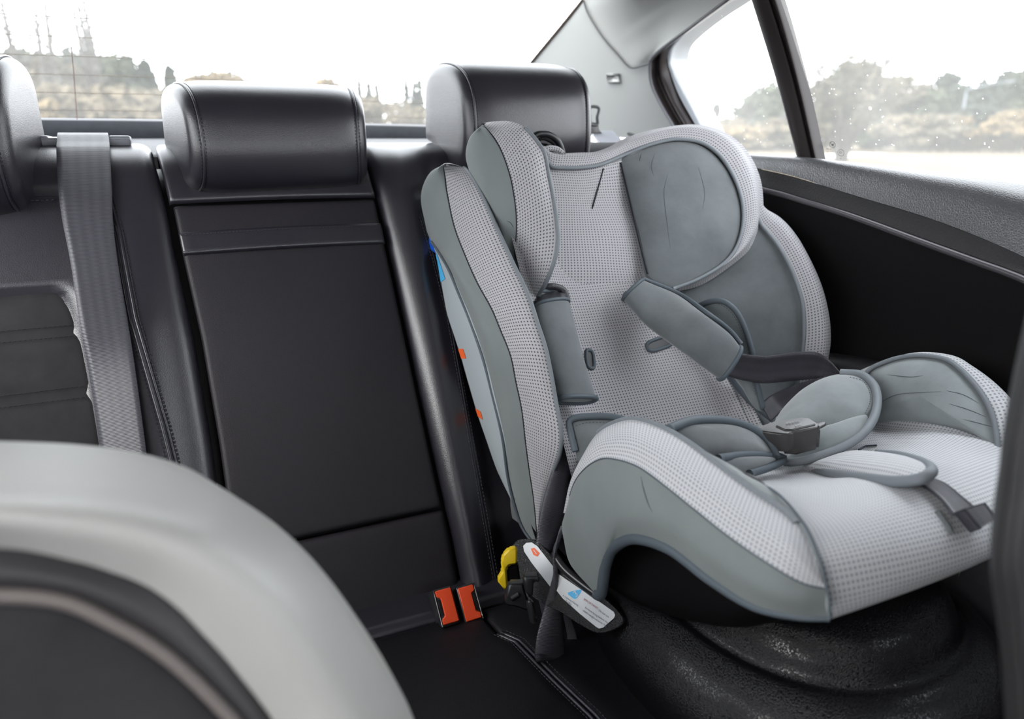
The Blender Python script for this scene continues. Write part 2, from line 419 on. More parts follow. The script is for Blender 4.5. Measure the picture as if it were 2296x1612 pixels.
tube('ridge_moulding', Ln, .0042, m_plain('ridge_plastic', (.05, .045, .05), .35, .5), door, 10)
lo = [Ln + (.012, 0, -.008)]
for z in (.85, .70, .60): lo.append(np.array([(p[0]+.03+(1.0-z)*.02, p[1], min(p[2]-.03, z)) for p in Ln]))
for z in (.45, .16): lo.append(np.array([(p[0]+.02, p[1], z) for p in Ln]))
quadgrid('lower_panel', lo, M['door_panel'], 50, 5, door)
# armrest: a dark padded bar
A_ = XP(.85, [(1700, 790), (1800, 800), (1860, 808), (1930, 822), (2050, 860), (2300, 960)])
rA = [A_+(.06, 0, .0), A_+(.02, 0, .004), A_+(0, 0, -.008), A_+(-.005, 0, -.03), A_+(.01, 0, -.055), A_+(.06, 0, -.07)]
quadgrid('armrest', rA, M['door_leather'], 40, 5, door)
# door window surround (upper frame of the door): seal, grey door frame
ins_px = [(1760, -110), (1690, -48), (1631, 0), (1548, 62), (1466, 125), (1457, 157), (1461, 190), (1474, 220), (1490, 250), (1508, 280), (1530, 318), (1560, 370)]
sea_px = [(1790, -122), (1705, -50), (1639, 0), (1575, 42), (1514, 84), (1498, 118), (1498, 142), (1504, 165), (1515, 197), (1529, 227), (1557, 276), (1590, 335)]
gla_px = [(1800, -112), (1722, -55), (1648, 0), (1598, 34), (1553, 70), (1525, 98), (1516, 122), (1517, 140), (1529, 168), (1561, 227), (1588, 280), (1625, 350)]
xi = [.80, .815, .83, .85, .875, .885, .893, .90, .905, .91, .915, .92]
I_ = XP(xi, ins_px); S_ = XP([a+.022 for a in xi], sea_px); G_ = XP([a+.035 for a in xi], gla_px)
t_ = grid('window_frame', rails_grid([S_, S_*.4+G_*.6+(.0, 0, 0)+(-.006, -.002, 0), G_, G_+(.03, 0, 0)], 60, 5, False), M['frame'], door)
t_ = grid('window_seal', rails_grid([I_, I_*.75+S_*.25+(.012, .006, 0), I_*.45+S_*.55+(-.002, -.002, .0), S_*.9+I_*.1+(.006, 0, 0), S_], 60, 6, False), M['rubber'], door)
tube('seal_lip', I_, .0030, m_plain('rubber_lip', (.09, .09, .10), .45, .5), door, 8)
# divider bar between door glass and quarter glass
bl = XP([.79, .82, .865, .905], [(1650, -120), (1685, 0), (1741, 183), (1790, 366)]); br = XP([.79, .82, .865, .905], [(1690, -120), (1738, 0), (1789, 180), (1832, 368)])
bm_ = XP([.79, .82, .865, .905], [(1678, -120), (1722, 0), (1776, 180), (1821, 368)])
grid('divider_bar', rails_grid([bl+(.02, .004, 0), bl, bl*.5+bm_*.5+(-.008, -.002, 0), bm_, bm_+(.006, 0, 0), br*.6+bm_*.4+(.002, -.0, 0), br, br+(.02, 0, 0)], 30, 4, True), M['rubber'], door)
# glass panes (with dust): the door glass and the quarter glass
def planar_patch(name, pts, mat, parent=None):
    me = bpy.data.meshes.new(name); me.from_pydata([list(map(float, p)) for p in pts], [], [list(range(len(pts)))]); return link(me, name, mat, parent)
gx = [.83, .845, .92, .925, .925]
dg = XP([.845, .795, .80, .86, .925, .925, .925], [(1725, 0), (1680, -140), (2500, -140), (2600, 200), (2500, 470), (2196, 402), (1822, 370)])
PG1 = plane3((.824, .93, 1.30), (.948, .87, 1.05), (.948, .50, 1.05))
w1 = planar_patch('glass_pane', PG1.at([(1717, 0), (1650, -140), (2900, -140), (2900, 600), (2500, 480), (2196, 404), (1818, 372), (1768, 183)]), M['glass_side']); 
w1.name = 'window_2'; struct(w1)
qg = XP([.84, .855, .88, .90, .925, .93, .93, .925, .925, .85, .80], [(1640, 0), (1590, 34), (1545, 70), (1515, 105), (1508, 142), (1520, 170), (1552, 230), (1580, 285), (1640, 372), (0, 0), (0, 0)][:9]+[(1800, 368), (1700, 0)])
w2 = planar_patch('glass_pane', PG1.at([(1715, 0), (1700, -60), (1660, -60), (1636, 0), (1585, 36), (1540, 72), (1510, 105), (1502, 142), (1512, 172), (1545, 230), (1572, 285), (1620, 365), (1700, 372), (1806, 372), (1770, 183)], -.006), M['glass_q']); w2.name = 'window_3'; struct(w2)
# maker's etched marks on the door glass: fine printed lettering and rings
def text_mesh(txt, size=1.0, font=None):
    cu = bpy.data.curves.new('txt', 'FONT'); cu.body = txt; cu.size = size; cu.resolution_u = 3; cu.align_x = 'CENTER'; cu.align_y = 'CENTER'
    ob = bpy.data.objects.new('txt', cu); COL.objects.link(ob); dg_ = bpy.context.evaluated_depsgraph_get()
    me = bpy.data.meshes.new_from_object(ob.evaluated_get(dg_)); bpy.data.objects.remove(ob)
    V = np.array([v.co[:] for v in me.vertices]); Fc = [list(p.vertices) for p in me.polygons]; return V, Fc
def merge(parts):
    V, Fc = [], []
    for v, f in parts:
        b = len(V); V += [list(map(float, p)) for p in v]; Fc += [[i+b for i in q] for q in f]
    return V, Fc
def ring2d(cx, cy, r0, r1, n=32):
    v = [(cx+r*math.cos(2*math.pi*i/n), cy+r*math.sin(2*math.pi*i/n), 0) for r in (r0, r1) for i in range(n)]
    return np.array(v), [[i, (i+1) % n, n+(i+1) % n, n+i] for i in range(n)]
def place2d(v, sx, dx, dy): return np.array([(p[0]*sx+dx, p[1]*sx+dy, 0) for p in v])
def seg2d(a, b, w):
    a = np.array(a); b = np.array(b); d = b-a; n_ = np.array([-d[1], d[0]]); n_ = n_/np.linalg.norm(n_)*w/2
    return np.array([(*(a+n_), 0), (*(b+n_), 0), (*(b-n_), 0), (*(a-n_), 0)]), [[0, 1, 2, 3]]
pr = [ring2d(.0, 1.9, .62, .72)]
for a, b in (((-.42, 2.35), (-.2, 1.75)), ((-.2, 1.75), (0, 2.2)), ((0, 2.2), (.2, 1.75)), ((.2, 1.75), (.42, 2.35)), ((-.2, 1.45), (0, 1.95)), ((0, 1.95), (.2, 1.45))): pr.append(seg2d(a, b, .09))
for s_, sz, x_, y_ in (('43R-00', .42, -.9, .9), ('E1', .8, 2.0, .35), ('AS2  M535', .36, -.6, .4), ('DOT 27', .36, -.9, -.05), ('TEMPERED', .36, -.4, -.5), ('III', .4, 2.0, -.9)):
    v, f = text_mesh(s_, sz); pr.append((place2d(v, 1, x_, y_), f))
pr.append(ring2d(2.0, .35, .68, .76))
V, Fc = merge(pr)
o0 = PG1.at([(1866, 336)], .0015)[0]; ex = PG1.at([(1876, 337)], .0015)[0]-o0; ex /= np.linalg.norm(ex); ez = PG1.at([(1866, 326)], .0015)[0]-o0; ez /= np.linalg.norm(ez)
me = bpy.data.meshes.new('glass_marking'); me.from_pydata([list(o0+ex*p[0]*.0078+ez*(p[1]-.8)*.0078+np.array([.0005, 0, 0])) for p in V], [], Fc)
mk = link(me, 'glass_marking', m_plain('etched_mark', (.04, .05, .045), .8), w1)

# ---- rear pillar trim, roof-side trim, airbag badge
cl = YP([1.33, 1.37, 1.43, 1.52, 1.60, 1.64], [(1362, -80), (1308, 0), (1260, 57), (1197, 133), (1140, 205), (1090, 265)])
cr_ = I_[[2, 3, 4, 5, 6, 7, 8, 9, 10, 11]]
seam_px = [(1296, -30), (1308, 0), (1319, 31), (1351, 82), (1385, 122), (1413, 151), (1440, 147), (1462, 140)]
sm = np.array([YP(a, [p])[0] for p, a in zip(seam_px, [1.34, 1.34, 1.35, 1.33, 1.30, 1.27, 1.26, 1.255])])
low = np.array([YP(a, [p])[0] for p, a in zip([(1090, 270), (1200, 275), (1300, 280), (1340, 284), (1370, 290), (1437, 308), (1500, 325), (1560, 370)], [1.66, 1.58, 1.52, 1.48, 1.44, 1.36, 1.28, 1.16])])
# pillar: from the glass edge / seam down to the shelf line
PP = plane3(YP(1.52, [(1197, 133)])[0], YP(1.37, [(1308, 0)])[0], I_[6]+(.014, .008, 0))
lp_ = cr(np.array([(1308, -1), (1260, 57), (1197, 133), (1160, 180), (1134, 230), (1120, 290)], float), 70)
rp_ = cr(np.array([(1320, -2), (1350, 20), (1392, 60), (1432, 100), (1464, 138), (1467, 165), (1470, 190), (1483, 220), (1500, 252), (1518, 284), (1530, 318)], float), 70)
pil = grid('trim_1', np.array([PP.at([(a[0]*(1-u)+b[0]*u, a[1]*(1-u)+b[1]*u) for a, b in zip(lp_, rp_)], .003*math.sin(math.pi*u)) for u in np.linspace(0, 1, 40)]), M['pillar']); struct(pil)
cl = PP.at([(1308, -2), (1260, 57), (1197, 133), (1160, 180), (1134, 230), (1120, 290)], .001)
sm = PP.at(seam_px[1:], .007)
tube('glass_edge_seal', cl, .003, m_plain('brown_edge', (.06, .04, .03), .6), pil, 8)
# roof-side trim above the seam (part of the headliner), sweeping over the window
up_px = I_[[0, 1, 2, 3, 4]]; rr = np.array([up_px[0], up_px[1], up_px[2], up_px[3], up_px[4]])
sA = np.vstack([sm[::-1]])
far = np.array([(.55, 1.14, 1.44), (.60, 1.17, 1.43), (.66, 1.2, 1.415), (.70, 1.25, 1.40)])
ra = cr(sm[::-1]+PP.n*(-.004), 40)
rb = cr(np.vstack([I_[4]+(-.001, .001, .001), I_[3], I_[2], I_[1], I_[0], I_[0]+(-.05, -.25, .03)]), 40)
rc = ra*.5+rb*.5 + np.array([[.022*math.sin(math.pi*i/39)]*3 for i in range(40)])*np.array([.7, .5, 1.0])
rd = ra*.85+rb*.15 + np.array([[.010*math.sin(math.pi*i/39)]*3 for i in range(40)])*np.array([.7, .5, 1.0])
rs_ = grid('trim_2', rails_grid([ra, rd, rc, rb], 60, 6, False), M['head']); struct(rs_)
tube('trim_gap', sm, .0018, m_plain('gap_shadow_rubber', (.12, .12, .12), .8), pil, 6)
# airbag badge
fr0 = np.array([YP(1.36, [p])[0] for p in ((1361, 165), (1388, 165), (1394, 182), (1367, 185))]); 
def hit(objs, pts, off=.001):
    dg_ = bpy.context.evaluated_depsgraph_get(); trees = [BVHTree.FromObject(o, dg_) for o in objs]; out = []; nrm = []
    for p in pts:
        d = ray(*p); d = d/np.linalg.norm(d); best = None
        for T_, ob in zip(trees, objs):
            mw = ob.matrix_world; mi = mw.inverted()
            h = T_.ray_cast(mi @ Vector(CAM), (mi.to_3x3() @ Vector(d)).normalized())
            if h[0] is not None:
                w = mw @ h[0]; L = (w-Vector(CAM)).length
                if best is None or L < best[0]: best = (L, w, (mw.to_3x3() @ h[1]).normalized())
        if best is None: out.append(None); nrm.append(None); continue
        n_ = best[2]
        if n_.dot(Vector(d)) > 0: n_ = -n_
        out.append(np.array(best[1]+n_*off)); nrm.append(np.array(n_))
    return out, nrm
bpy.context.view_layer.update()
hb, nb = hit([pil], [(1377, 174), (1392, 174), (1377, 165)], .0005)
if hb[0] is not None and hb[1] is not None:
    ex = hb[1]-hb[0]; ex /= np.linalg.norm(ex); nz = nb[0]; ey = np.cross(nz, ex)
    bd = boxm('airbag_badge', hb[0]+nz*.0005, (ex, ey, nz), (.0135, .0085, .0025), M['pillar'], pil, .0012)
    ib = boxm('badge_rim', hb[0]+nz*.0012, (ex, ey, nz), (.0118, .0068, .0030), M['head'], bd, .0010)
    v, f = text_mesh('AIRBAG', .0052); me = bpy.data.meshes.new('badge_lettering'); me.from_pydata([list(hb[0]+ex*p[0]+ey*p[1]+nz*.0046) for p in v], [], f); link(me, 'badge_lettering', m_plain('badge_letters', (.33, .33, .33), .6), bd)

# ---- parcel shelf, sill strip under the rear glass, rear glass with heating wires
shelf = grid('parcel_shelf', np.array([[(x, y, 1.075+(y-1.2)*.05) for x in np.linspace(-.6, .95, 20)] for y in np.linspace(1.2, 1.72, 8)]), M['shelf']); shelf.name = 'trim_3'; struct(shelf)
st_px = [(-500, 262), (-100, 265), (80, 267), (350, 270), (600, 275), (945, 282), (1150, 290), (1260, 300)]
sill = YP([1.60, 1.68, 1.70, 1.72, 1.73, 1.72, 1.70, 1.66], st_px)
sb = quadgrid('trim_4', [sill+(0, .06, .004), sill, sill+(0, -.012, -.006), sill+(0, -.018, -.03), sill+(0, -.01, -.07)], M['shelf'], 60, 4); struct(sb)
gt = [(-.45, 1.20, 1.42), (.15, 1.16, 1.44), (.74, 1.28, 1.42)]
gtop = cr(np.array([(-.5, 1.18, 1.43), (-.2, 1.17, 1.45), (.15, 1.16, 1.455), (.5, 1.17, 1.45), (.80, 1.20, 1.43)]), 30)
gbot = cr(np.array([(-.62, 1.66, 1.13), (-.2, 1.76, 1.14), (.15, 1.78, 1.14), (.5, 1.77, 1.135), (1.0, 1.70, 1.12)]), 30)
rg = grid('window_1', np.array([gbot*(1-t)+gtop*t+np.array([0, .03*math.sin(math.pi*t), .03*math.sin(math.pi*t)]) for t in np.linspace(0, 1, 10)]), M['glass_rear']); struct(rg)
wires = []
for k in range(12):
    t = .04+k*.075
    P = gbot*(1-t)+gtop*t+np.array([0, .03*math.sin(math.pi*t)-.003, .03*math.sin(math.pi*t)-.003]); wires.append(tube_pts(P[1:-1], .0006, 4))
Vw, Fw_ = [], []
for G in wires:
    b = len(Vw); n0, n1 = G.shape[:2]; Vw += G.reshape(-1, 3).tolist()
    for j in range(n0-1):
        for i in range(n1): Fw_.append([b+j*n1+i, b+j*n1+(i+1) % n1, b+(j+1)*n1+(i+1) % n1, b+(j+1)*n1+i])
me = bpy.data.meshes.new('heating_wires'); me.from_pydata(Vw, [], Fw_); link(me, 'heating_wires', m_plain('heater_print', (.10, .08, .06), .7), rg)
tube('aerial_wire', YP([1.66, 1.58, 1.50], [(173, 268), (165, 160), (158, 85)]), .0006, m_plain('aerial_print', (.16, .07, .05), .7), rg, 6)

# ================================================================ REAR BENCH
prof = cr(np.array([(.775, .40), (.785, .46), (.80, .50), (.90, .6933), (1.00, .8867), (1.05, .9833), (1.078, 1.035), (1.105, 1.070), (1.145, 1.088), (1.20, 1.088), (1.26, 1.080), (1.285, 1.05), (1.29, .95)]), 400)
Lp = np.r_[0, np.cumsum(np.linalg.norm(np.diff(prof, axis=0), axis=1))]
s00 = Lp[np.argmin(abs(prof[:, 1]-.50)+(prof[:, 0] > .9))]; Lp = Lp-s00
tg = np.gradient(prof, axis=0); tg /= np.linalg.norm(tg, axis=1)[:, None]
def SW(x, s, off):
    """point on the seat-back: lateral x, distance s up the squab, height off above its face"""
    y = np.interp(s, Lp, prof[:, 0]); z = np.interp(s, Lp, prof[:, 1]); ty = np.interp(s, Lp, tg[:, 0]); tz = np.interp(s, Lp, tg[:, 1])
    return np.stack([x+0*s, y-tz*off, z+ty*off], axis=-1)
SBP = Plane((0, .80, .50), (0, -.58, .30)); TS = np.array([0, .30, .58])/math.hypot(.3, .58)
def SBxs(pts, off=0):
    q = SBP.at(pts, off); return np.array([(p[0], np.dot(p-np.array([0, .8, .5]), TS)) for p in q])
def edge_samples(w, r, n):
    e = np.array([0, .0008, .002, .004, .007, .011, .016, .022]); e = e[e < r*1.3]
    e = e/w; mid = np.linspace(e[-1], 1-e[-1], n+2)[1:-1]; return np.r_[e, mid, 1-e[::-1]]
def rnd(d, r): d = np.clip(d, 0, r); return r-np.sqrt(np.maximum(0, r*r-(r-d)**2))
def squab(name, xl, xr, s0, s1, mat, parent, base=0.0, r=.014, n=26, nv=50, rtop=True, rbot=True, shape=None):
    """xl, xr: functions of s; s0,s1 limits"""
    w = np.mean([xr(s)-xl(s) for s in (s0, (s0+s1)/2, s1)]); U = edge_samples(w, r, n)
    hS = s1-s0; Vv = edge_samples(hS, r, nv); rows = []
    for v in Vv:
        s = s0+v*hS; a, b = xl(s), xr(s); x = a+U*(b-a); d = np.minimum(U, 1-U)*(b-a)
        off = base-rnd(d, r)
        if rbot: off = off-rnd(v*hS, r)
        if rtop: off = off-rnd((1-v)*hS, r)
        if shape is not None: off = off+shape(x, s, U)
        rows.append(SW(x, np.full_like(x, s), off))
    return grid(name, np.array(rows), mat, parent)
ls = lambda pts: (lambda s, P=np.array(sorted([(p[1], p[0]) for p in pts])): float(np.interp(s, P[:, 0], P[:, 1])))
bench = empty('rear_bench', (.15, .80, .16), 'black leather rear car bench with folding middle section and suede insert at left', 'car seat')
gl_ = [(-.001, .80), (-.001, .67), (.005, .60), (.010, .51), (.018, .402), (.022, .264), (.022, .187), (.02, .0), (.02, -.1)]
gr_ = [(.272, .80), (.277, .67), (.284, .58), (.288, .477), (.293, .325), (.299, .167), (.303, .093), (.304, 0), (.304, -.1)]
GL, GR = ls(gl_), ls(gr_)
g = .0022
# middle section: crown, padded hatch, lower lip
squab('middle_crown', lambda s: GL(s)+g, lambda s: GR(s)-g, .5865, .92, M['leather'], bench, .002, .006, shape=lambda x, s, U: .004*np.sin(np.pi*U)+.0*x)
hatch = squab('armrest_panel', lambda s: GL(s)+.004+g, lambda s: GR(s)-.002-g, 0.133, .5840, M['leather_fine'], bench, -.001, .006, shape=lambda x, s, U: .005*np.sin(np.pi*U)*math.sin(math.pi*(s-.133)/.45))
squab('middle_lip', lambda s: GL(s)+g, lambda s: GR(s)-g, -.06, .130, M['leather_fine'], bench, -.002, .009)
# pull strap sewn on the hatch
ps = squab('pull_strap', lambda s: GL(s)+.006, lambda s: GR(s)-.004, .5145, .5455, M['leather'], bench, .0035, .004, nv=6, shape=lambda x, s, U: .005*np.sin(np.pi*U))
for ss in (.5185, .5405): stitches('stitching', [SW(np.linspace(.016, .282, 30), np.full(30, ss), .0042+.005*np.sin(np.linspace(0, np.pi, 30)))], M['thread'], ps, .0045, .0028)
# left section: bolster between belt and middle, shoulder, recessed suede insert
INS0 = [(-.60, .478), (-.30, .488), (-.184, .492), (-.150, .490), (-.128, .480), (-.115, .455), (-.106, .405), (-.101, .33), (-.098, .242), (-.097, .1), (-.097, -.05)]
INS = [tuple(p) for p in cr(np.array(INS0), 300)]; INS4 = [p for p in INS if p[1] < .489 and p[0] > -.16 and (p[0] > -.15)]
def left_shape(x, s, U):
    xi_ = ls(INS4)(s) if s < .48 else -9
    d = xi_+.006-x                                      # inside the insert where d > 0
    top = .492-s
    o = -.012*np.clip(np.minimum(d, top)/.022+.45, 0, 1)**1.5 if s < .50 else 0*x
    ridge = .016*np.exp(-((x+.045+.02*(s < 0))/.035)**2)*np.clip((.62-s)/.2, 0, 1)
    crease = .006*np.exp(-((s-.600)/.006)**2)*(x < -.11)
    return o+ridge*np.clip(s/.1+.2, 0, 1)-crease
lsec = squab('left_backrest', lambda s: -.56, lambda s: GL(s)-g, -.06, .92, M['leather'], bench, .004, .018, n=110, nv=110, shape=left_shape)
# insert cushion with three double-stitched quilting lines
irows = []
Vv = np.r_[np.linspace(-.05, .44, 40), np.linspace(.445, .4875, 14)]
for s in Vv:
    xr_ = ls(INS4)(s)
    x = np.linspace(-.54, xr_+.007, 60); d = np.clip(xr_+.007-x, 0, .012)
    q = 0
    for s_l in (.423, .347, .266, .185): q = q+.0030*math.exp(-((s-s_l-.007)/.006)**2)
    irows.append(SW(x, np.full_like(x, s), -.0045-rnd(d, .012)*.9-rnd(.4885-s, .008)*.7-q))
grid('suede_insert', np.array(irows), M['suede'], bench)
for s_l in (.423, .347, .266, .185):
    for k in (0, .0135):
        xr_ = ls(INS4)(s_l)-.006; x = np.linspace(-.5, xr_, 30)
        stitches('stitching', [SW(x, np.full(30, s_l+k), -.0030)], M['seam'], bench, .0052, .0034, .0007)
# double-stitched seam on the left bolster
sl = ls([(-.066, .62), (-.057, .56), (-.055, .543), (-.049, .433), (-.030, .295), (-.021, .209), (-.015, .1), (-.012, -.03)])
def seampath(fn, s0, s1, dx, off, n=60, shape=left_shape):
    out = []
    for s in np.linspace(s0, s1, n):
        x = fn(s)+dx; out.append(SW(np.array([x]), np.array([s]), np.array([.004+off])+shape(np.array([x]), s, None))[0])
    return np.array(out)
tube('bolster_seam', seampath(sl, -.02, .555, .0, .0004), .0016, M['seam'], bench, 6, samples=0)
for dx in (-.0026, .0026): tube('seam_welt', seampath(sl, -.02, .60, dx, -.0006), .0023, M['leather'], bench, 8, samples=0)
for dx in (-.0066, .0066): stitches('stitching', [seampath(sl, -.02, .60, dx, .0008)], M['seam'], bench, .0050, .0035, .0011)
tube('crown_seam', SW(np.linspace(-.17, -.115, 20), np.full(20, .600), -.0005), .001, M['seam'], bench, 6, samples=0)
stitches('stitching', [SW(np.linspace(-.17, -.118, 20), np.full(20, .594), .004)], M['thread'], bench)
# right section, mostly behind the child seat
def right_shape(x, s, U):
    ridge = .010*np.exp(-((x-.325)/.02)**2)
    rec = -.018*np.clip((x-.356)/.02, 0, 1)*np.clip((.66-s)/.06, 0, 1)*np.clip((.80-x)/.03, 0, 1)
    side = .03*np.exp(-((x-.83)/.04)**2)
    return ridge*np.clip((.68-s)/.1, 0, 1)+rec+side*np.clip((.6-s)/.1, 0, 1)
rsec = squab('right_backrest', lambda s: GR(s)+g, lambda s: .87, -.06, .92, M['leather'], bench, .004, .018, n=90, nv=80, shape=right_shape)
sr = ls([(.340, .56), (.350, .48), (.356, .40), (.355, .304), (.353, .2), (.352, .101), (.35, .0)])
for dx in (-.004, .004): stitches('stitching', [seampath(sr, .0, .55, dx, .0008, shape=right_shape)], M['thread'], bench)
tube('bolster_seam', seampath(sr, .0, .555, 0, .0002, shape=right_shape), .0012, M['seam'], bench, 6, samples=0)
bk_rows = [[SW(np.array([x]), np.array([s]), np.array([-.030]))[0] for x in (-.56, .15, .86)] for s in np.linspace(-.10, .80, 30)]
grid('back_board', np.array(bk_rows), M['blackpl'], bench)  # unseen board added to keep light out of the seat gaps
# cushion: middle tongue and the two outer seats; the roll behind
def cush(name, x0, x1, y0, y1, mat, r=.02, hump=0, n=24, nv=30, slope=.02, z0=.52, xl=None):
    U = edge_samples(x1-x0, r, n); Vv = edge_samples(y0-y1, r, nv); rows = []
    for v in Vv:
        y = y0+(y1-y0)*v; a = x0 if xl is None else xl(y); x = a+U*(x1-a); d = np.minimum(U, 1-U)*(x1-a)
        z = z0+(y0-y)*slope-rnd(d, r)-rnd(np.full_like(x, v*(y0-y1)), r)-rnd(np.full_like(x, (1-v)*(y0-y1)), r)*2+hump*np.sin(np.pi*U)
        rows.append(np.stack([x, np.full_like(x, y), z], axis=-1))
    return grid(name, np.array(rows), mat, bench)
xs_seam = lambda y: float(np.interp(y, [.20, .40, .533, .60, .677, .70, .76], [.352, .347, .342, .332, .323, .310, .306]))
U = None
cm = cush('middle_cushion', .0, .0, .756, .20, M['leather_fine'], .010, .0) if False else None
def cush2(name, xa, xb, y0, y1, mat, r, z0, slope=.02, n=24, nv=34, hump=0):
    Vv = edge_samples(y0-y1, r, nv); rows = []
    for v in Vv:
        y = y0+(y1-y0)*v; a, b = xa(y), xb(y); U = edge_samples(b-a, r, n); x = a+U*(b-a); d = np.minimum(U, 1-U)*(b-a)
        z = z0+(y0-y)*slope-rnd(d, r)-rnd(np.full_like(x, v*(y0-y1)), r)-rnd(np.full_like(x, (1-v)*(y0-y1)), r)*2+hump*np.sin(np.pi*U)
        rows.append(np.stack([x, np.full_like(x, y), z], axis=-1))
    return grid(name, np.array(rows), mat, bench)
cush2('middle_cushion', lambda y: .02, lambda y: xs_seam(y)-.0012, .758, .18, M['leather_seat'], .008, .52)
cush2('left_cushion', lambda y: -.56, lambda y: .018, .758, .18, M['leather_seat'], .02, .53)
cush2('right_cushion', lambda y: xs_seam(y)+.0012, lambda y: .90, .758, .18, M['leather_seat'], .008, .52)
cush2('cushion_roll', lambda y: -.5, lambda y: .42, .835, .760, M['leather'], .012, .524, 0, nv=8)
sp1 = np.array([(xs_seam(y), y, .5185+(.758-y)*.02) for y in np.linspace(.70, .25, 60)])
tube('cushion_piping', sp1+(.0032, 0, .001), .0022, M['leather'], bench, 8, samples=0)
tube('cushion_piping', sp1+(-.0032, 0, .001), .0022, M['leather'], bench, 8, samples=0)
stitches('stitching', [sp1+(-.0080, 0, .0022), sp1+(.0085, 0, .0022)], M['thread'], bench, .005, .0034, .0006)
# raised suede side bolster at the far right of the cushion
rb_ = [np.array(p) for p in (
 [(.78, .60, .50), (.80, .50, .50), (.80, .40, .50), (.79, .30, .49)], [(.79, .60, .56), (.80, .50, .57), (.805, .42, .565), (.79, .32, .53)],
 [(.84, .60, .60), (.84, .50, .61), (.84, .42, .60), (.83, .34, .55)], [(.90, .60, .58), (.90, .50, .59), (.90, .42, .58), (.89, .34, .54)], [(.92, .60, .40), (.92, .5, .40), (.92, .4, .40), (.92, .3, .40)])]
quadgrid('side_bolster', rb_, M['suede'], 30, 6, bench)
# belt outlet bezel on the left shoulder
bz = empty('belt_outlet', SW(np.array([-.085]), np.array([.70]), np.array([.0]))[0], 'glossy grey plastic belt outlet frame on top of the left shoulder of the rear bench', 'belt guide')
s_b = .705
def bez(x0, x1, s0, s1, hgt, nm):
    c = SW(np.array([(x0+x1)/2]), np.array([(s0+s1)/2]), np.array([.008]))[0]; i = (s0+s1)/2
    tt = np.array([0, np.interp(i, Lp, tg[:, 0]), np.interp(i, Lp, tg[:, 1])])
    return boxm(nm, c, ((1, 0, 0), tt, np.cross((1, 0, 0), tt)), ((x1-x0)/2, (s1-s0)/2, hgt), M['guide'], bz, .003)
bez(-.148, -.028, .690, .702, .0055, 'front_rail'); bez(-.148, -.028, .735, .745, .0055, 'rear_rail'); bez(-.148, -.122, .69, .745, .006, 'end_cheek'); bez(-.054, -.028, .69, .745, .006, 'end_cheek')
# belt webbing over the left shoulder
belt = empty('seat_belt', SW(np.array([-.08]), np.array([.5]), np.array([.01]))[0], 'wide grey woven seat belt running down the left bolster beside the suede insert', 'seat belt')
sA = []; sB = []
for s, a, b in [(.735, -.112, -.056), (.715, -.112, -.056), (.70, -.112, -.054), (.68, -.112, -.053), (.655, -.112, -.053), (.60, -.113, -.055), (.56, -.112, -.058), (.506, -.108, -.058), (.43, -.105, -.055), (.36, -.102, -.053), (.242, -.098, -.052), (.15, -.095, -.050), (.05, -.092, -.047), (-.03, -.09, -.045)]:
    k = 1 if s < .6 else 0
    of = [max(.004+float(left_shape(np.array([x]), s, None)[0]), -.004)+.0045 for x in (a, b)]; of = [max(of)+.001*(1-k)]*2 if s > .4 else [of[0]+.008, of[1]+.0015]
    off = .017 if .685 < s < .74 else None
    sA.append(SW(np.array([a]), np.array([s]), np.array([off or of[0]+.002]))[0]); sB.append(SW(np.array([b]), np.array([s]), np.array([off or of[1]+.002]))[0])
strap('webbing', np.array(sA), np.array(sB), M['web'], belt, .0016, 90, 9, .0)

# ---- headrests
def headrest(label, xc, yc, zc, wid, hgt, dep, yaw=0, tp=.20):
    e = empty('headrest', (xc, yc, zc-hgt/2), label, 'headrest', None)
    # side profile (y forward negative, z), closed loop starting low front
    h, d = hgt, dep
    pr_ = np.array([(-.30*d, -.46*h), (-.44*d, -.36*h), (-.51*d, -.16*h), (-.50*d, .05*h), (-.45*d, .23*h), (-.33*d, .37*h), (-.13*d, .465*h), (.12*d, .505*h), (.34*d, .485*h), (.47*d, .38*h), (.50*d, .15*h), (.52*d, -.08*h), (.50*d, -.16*h), (.36*d, -.20*h), (.22*d, -.30*h), (.08*d, -.46*h), (-.12*d, -.50*h)])
    P = cr(pr_, 96, closed=True)
    def tap(y): return 1.0+tp*np.clip(y/d, -.5, .5)      # narrower at the front
    def ring(k, inset):
        c = P.mean(0); Q = c+(P-c)*(1-inset); x = xc+k*wid/2*tap(Q[:, 0])
        return np.stack([xc+(x-xc)*math.cos(yaw)-Q[:, 0]*math.sin(yaw), yc+Q[:, 0]*math.cos(yaw)+(x-xc)*math.sin(yaw), zc+Q[:, 1]], axis=-1)
    ks = np.linspace(-1, 1, 41)*.88
    wrap = grid('wrap_cover', np.array([ring(k, .06*(abs(k)/.88)**8+.018*k*k) for k in ks]), M['leather'], e, cu=True)
    for sg in (-1, 1):
        rr_ = [ring(sg*.88, .074)]+[ring(sg*(.88+.12*math.sin(a)), .075+.22*(1-math.cos(a))) for a in np.linspace(.15, 1.5, 9)]+[ring(sg*1.0, q) for q in (.45, .65, .85, .98)]
        sp_ = grid('side_panel', np.array(rr_), M['leather'], e, cu=True); weld(sp_)
        tube('seam_piping', ring(sg*.882, .068), .0017, M['leather'], e, 6, True, samples=0)
        stitches('stitching', [ring(sg*.855, .060)[:70], ring(sg*.905, .080)[:70]], M['seam'], e, .0045, .003, .0006)
    for sx in (-.055, .055):
        tube('post', [(xc+sx, yc+.03, zc-.1*h), (xc+sx, yc+.045, zc-.5*h-.004)], .006, M['chrome'], e, 10)
    return e
headrest('wide middle headrest of black leather standing above the folding armrest panel', .1515, 1.105, 1.101, .252, .146, .128, math.radians(3.5), .20)
headrest('black leather headrest behind the child seat, taller and beside the grey rear pillar', .523, 1.115, 1.124, .236, .182, .150)
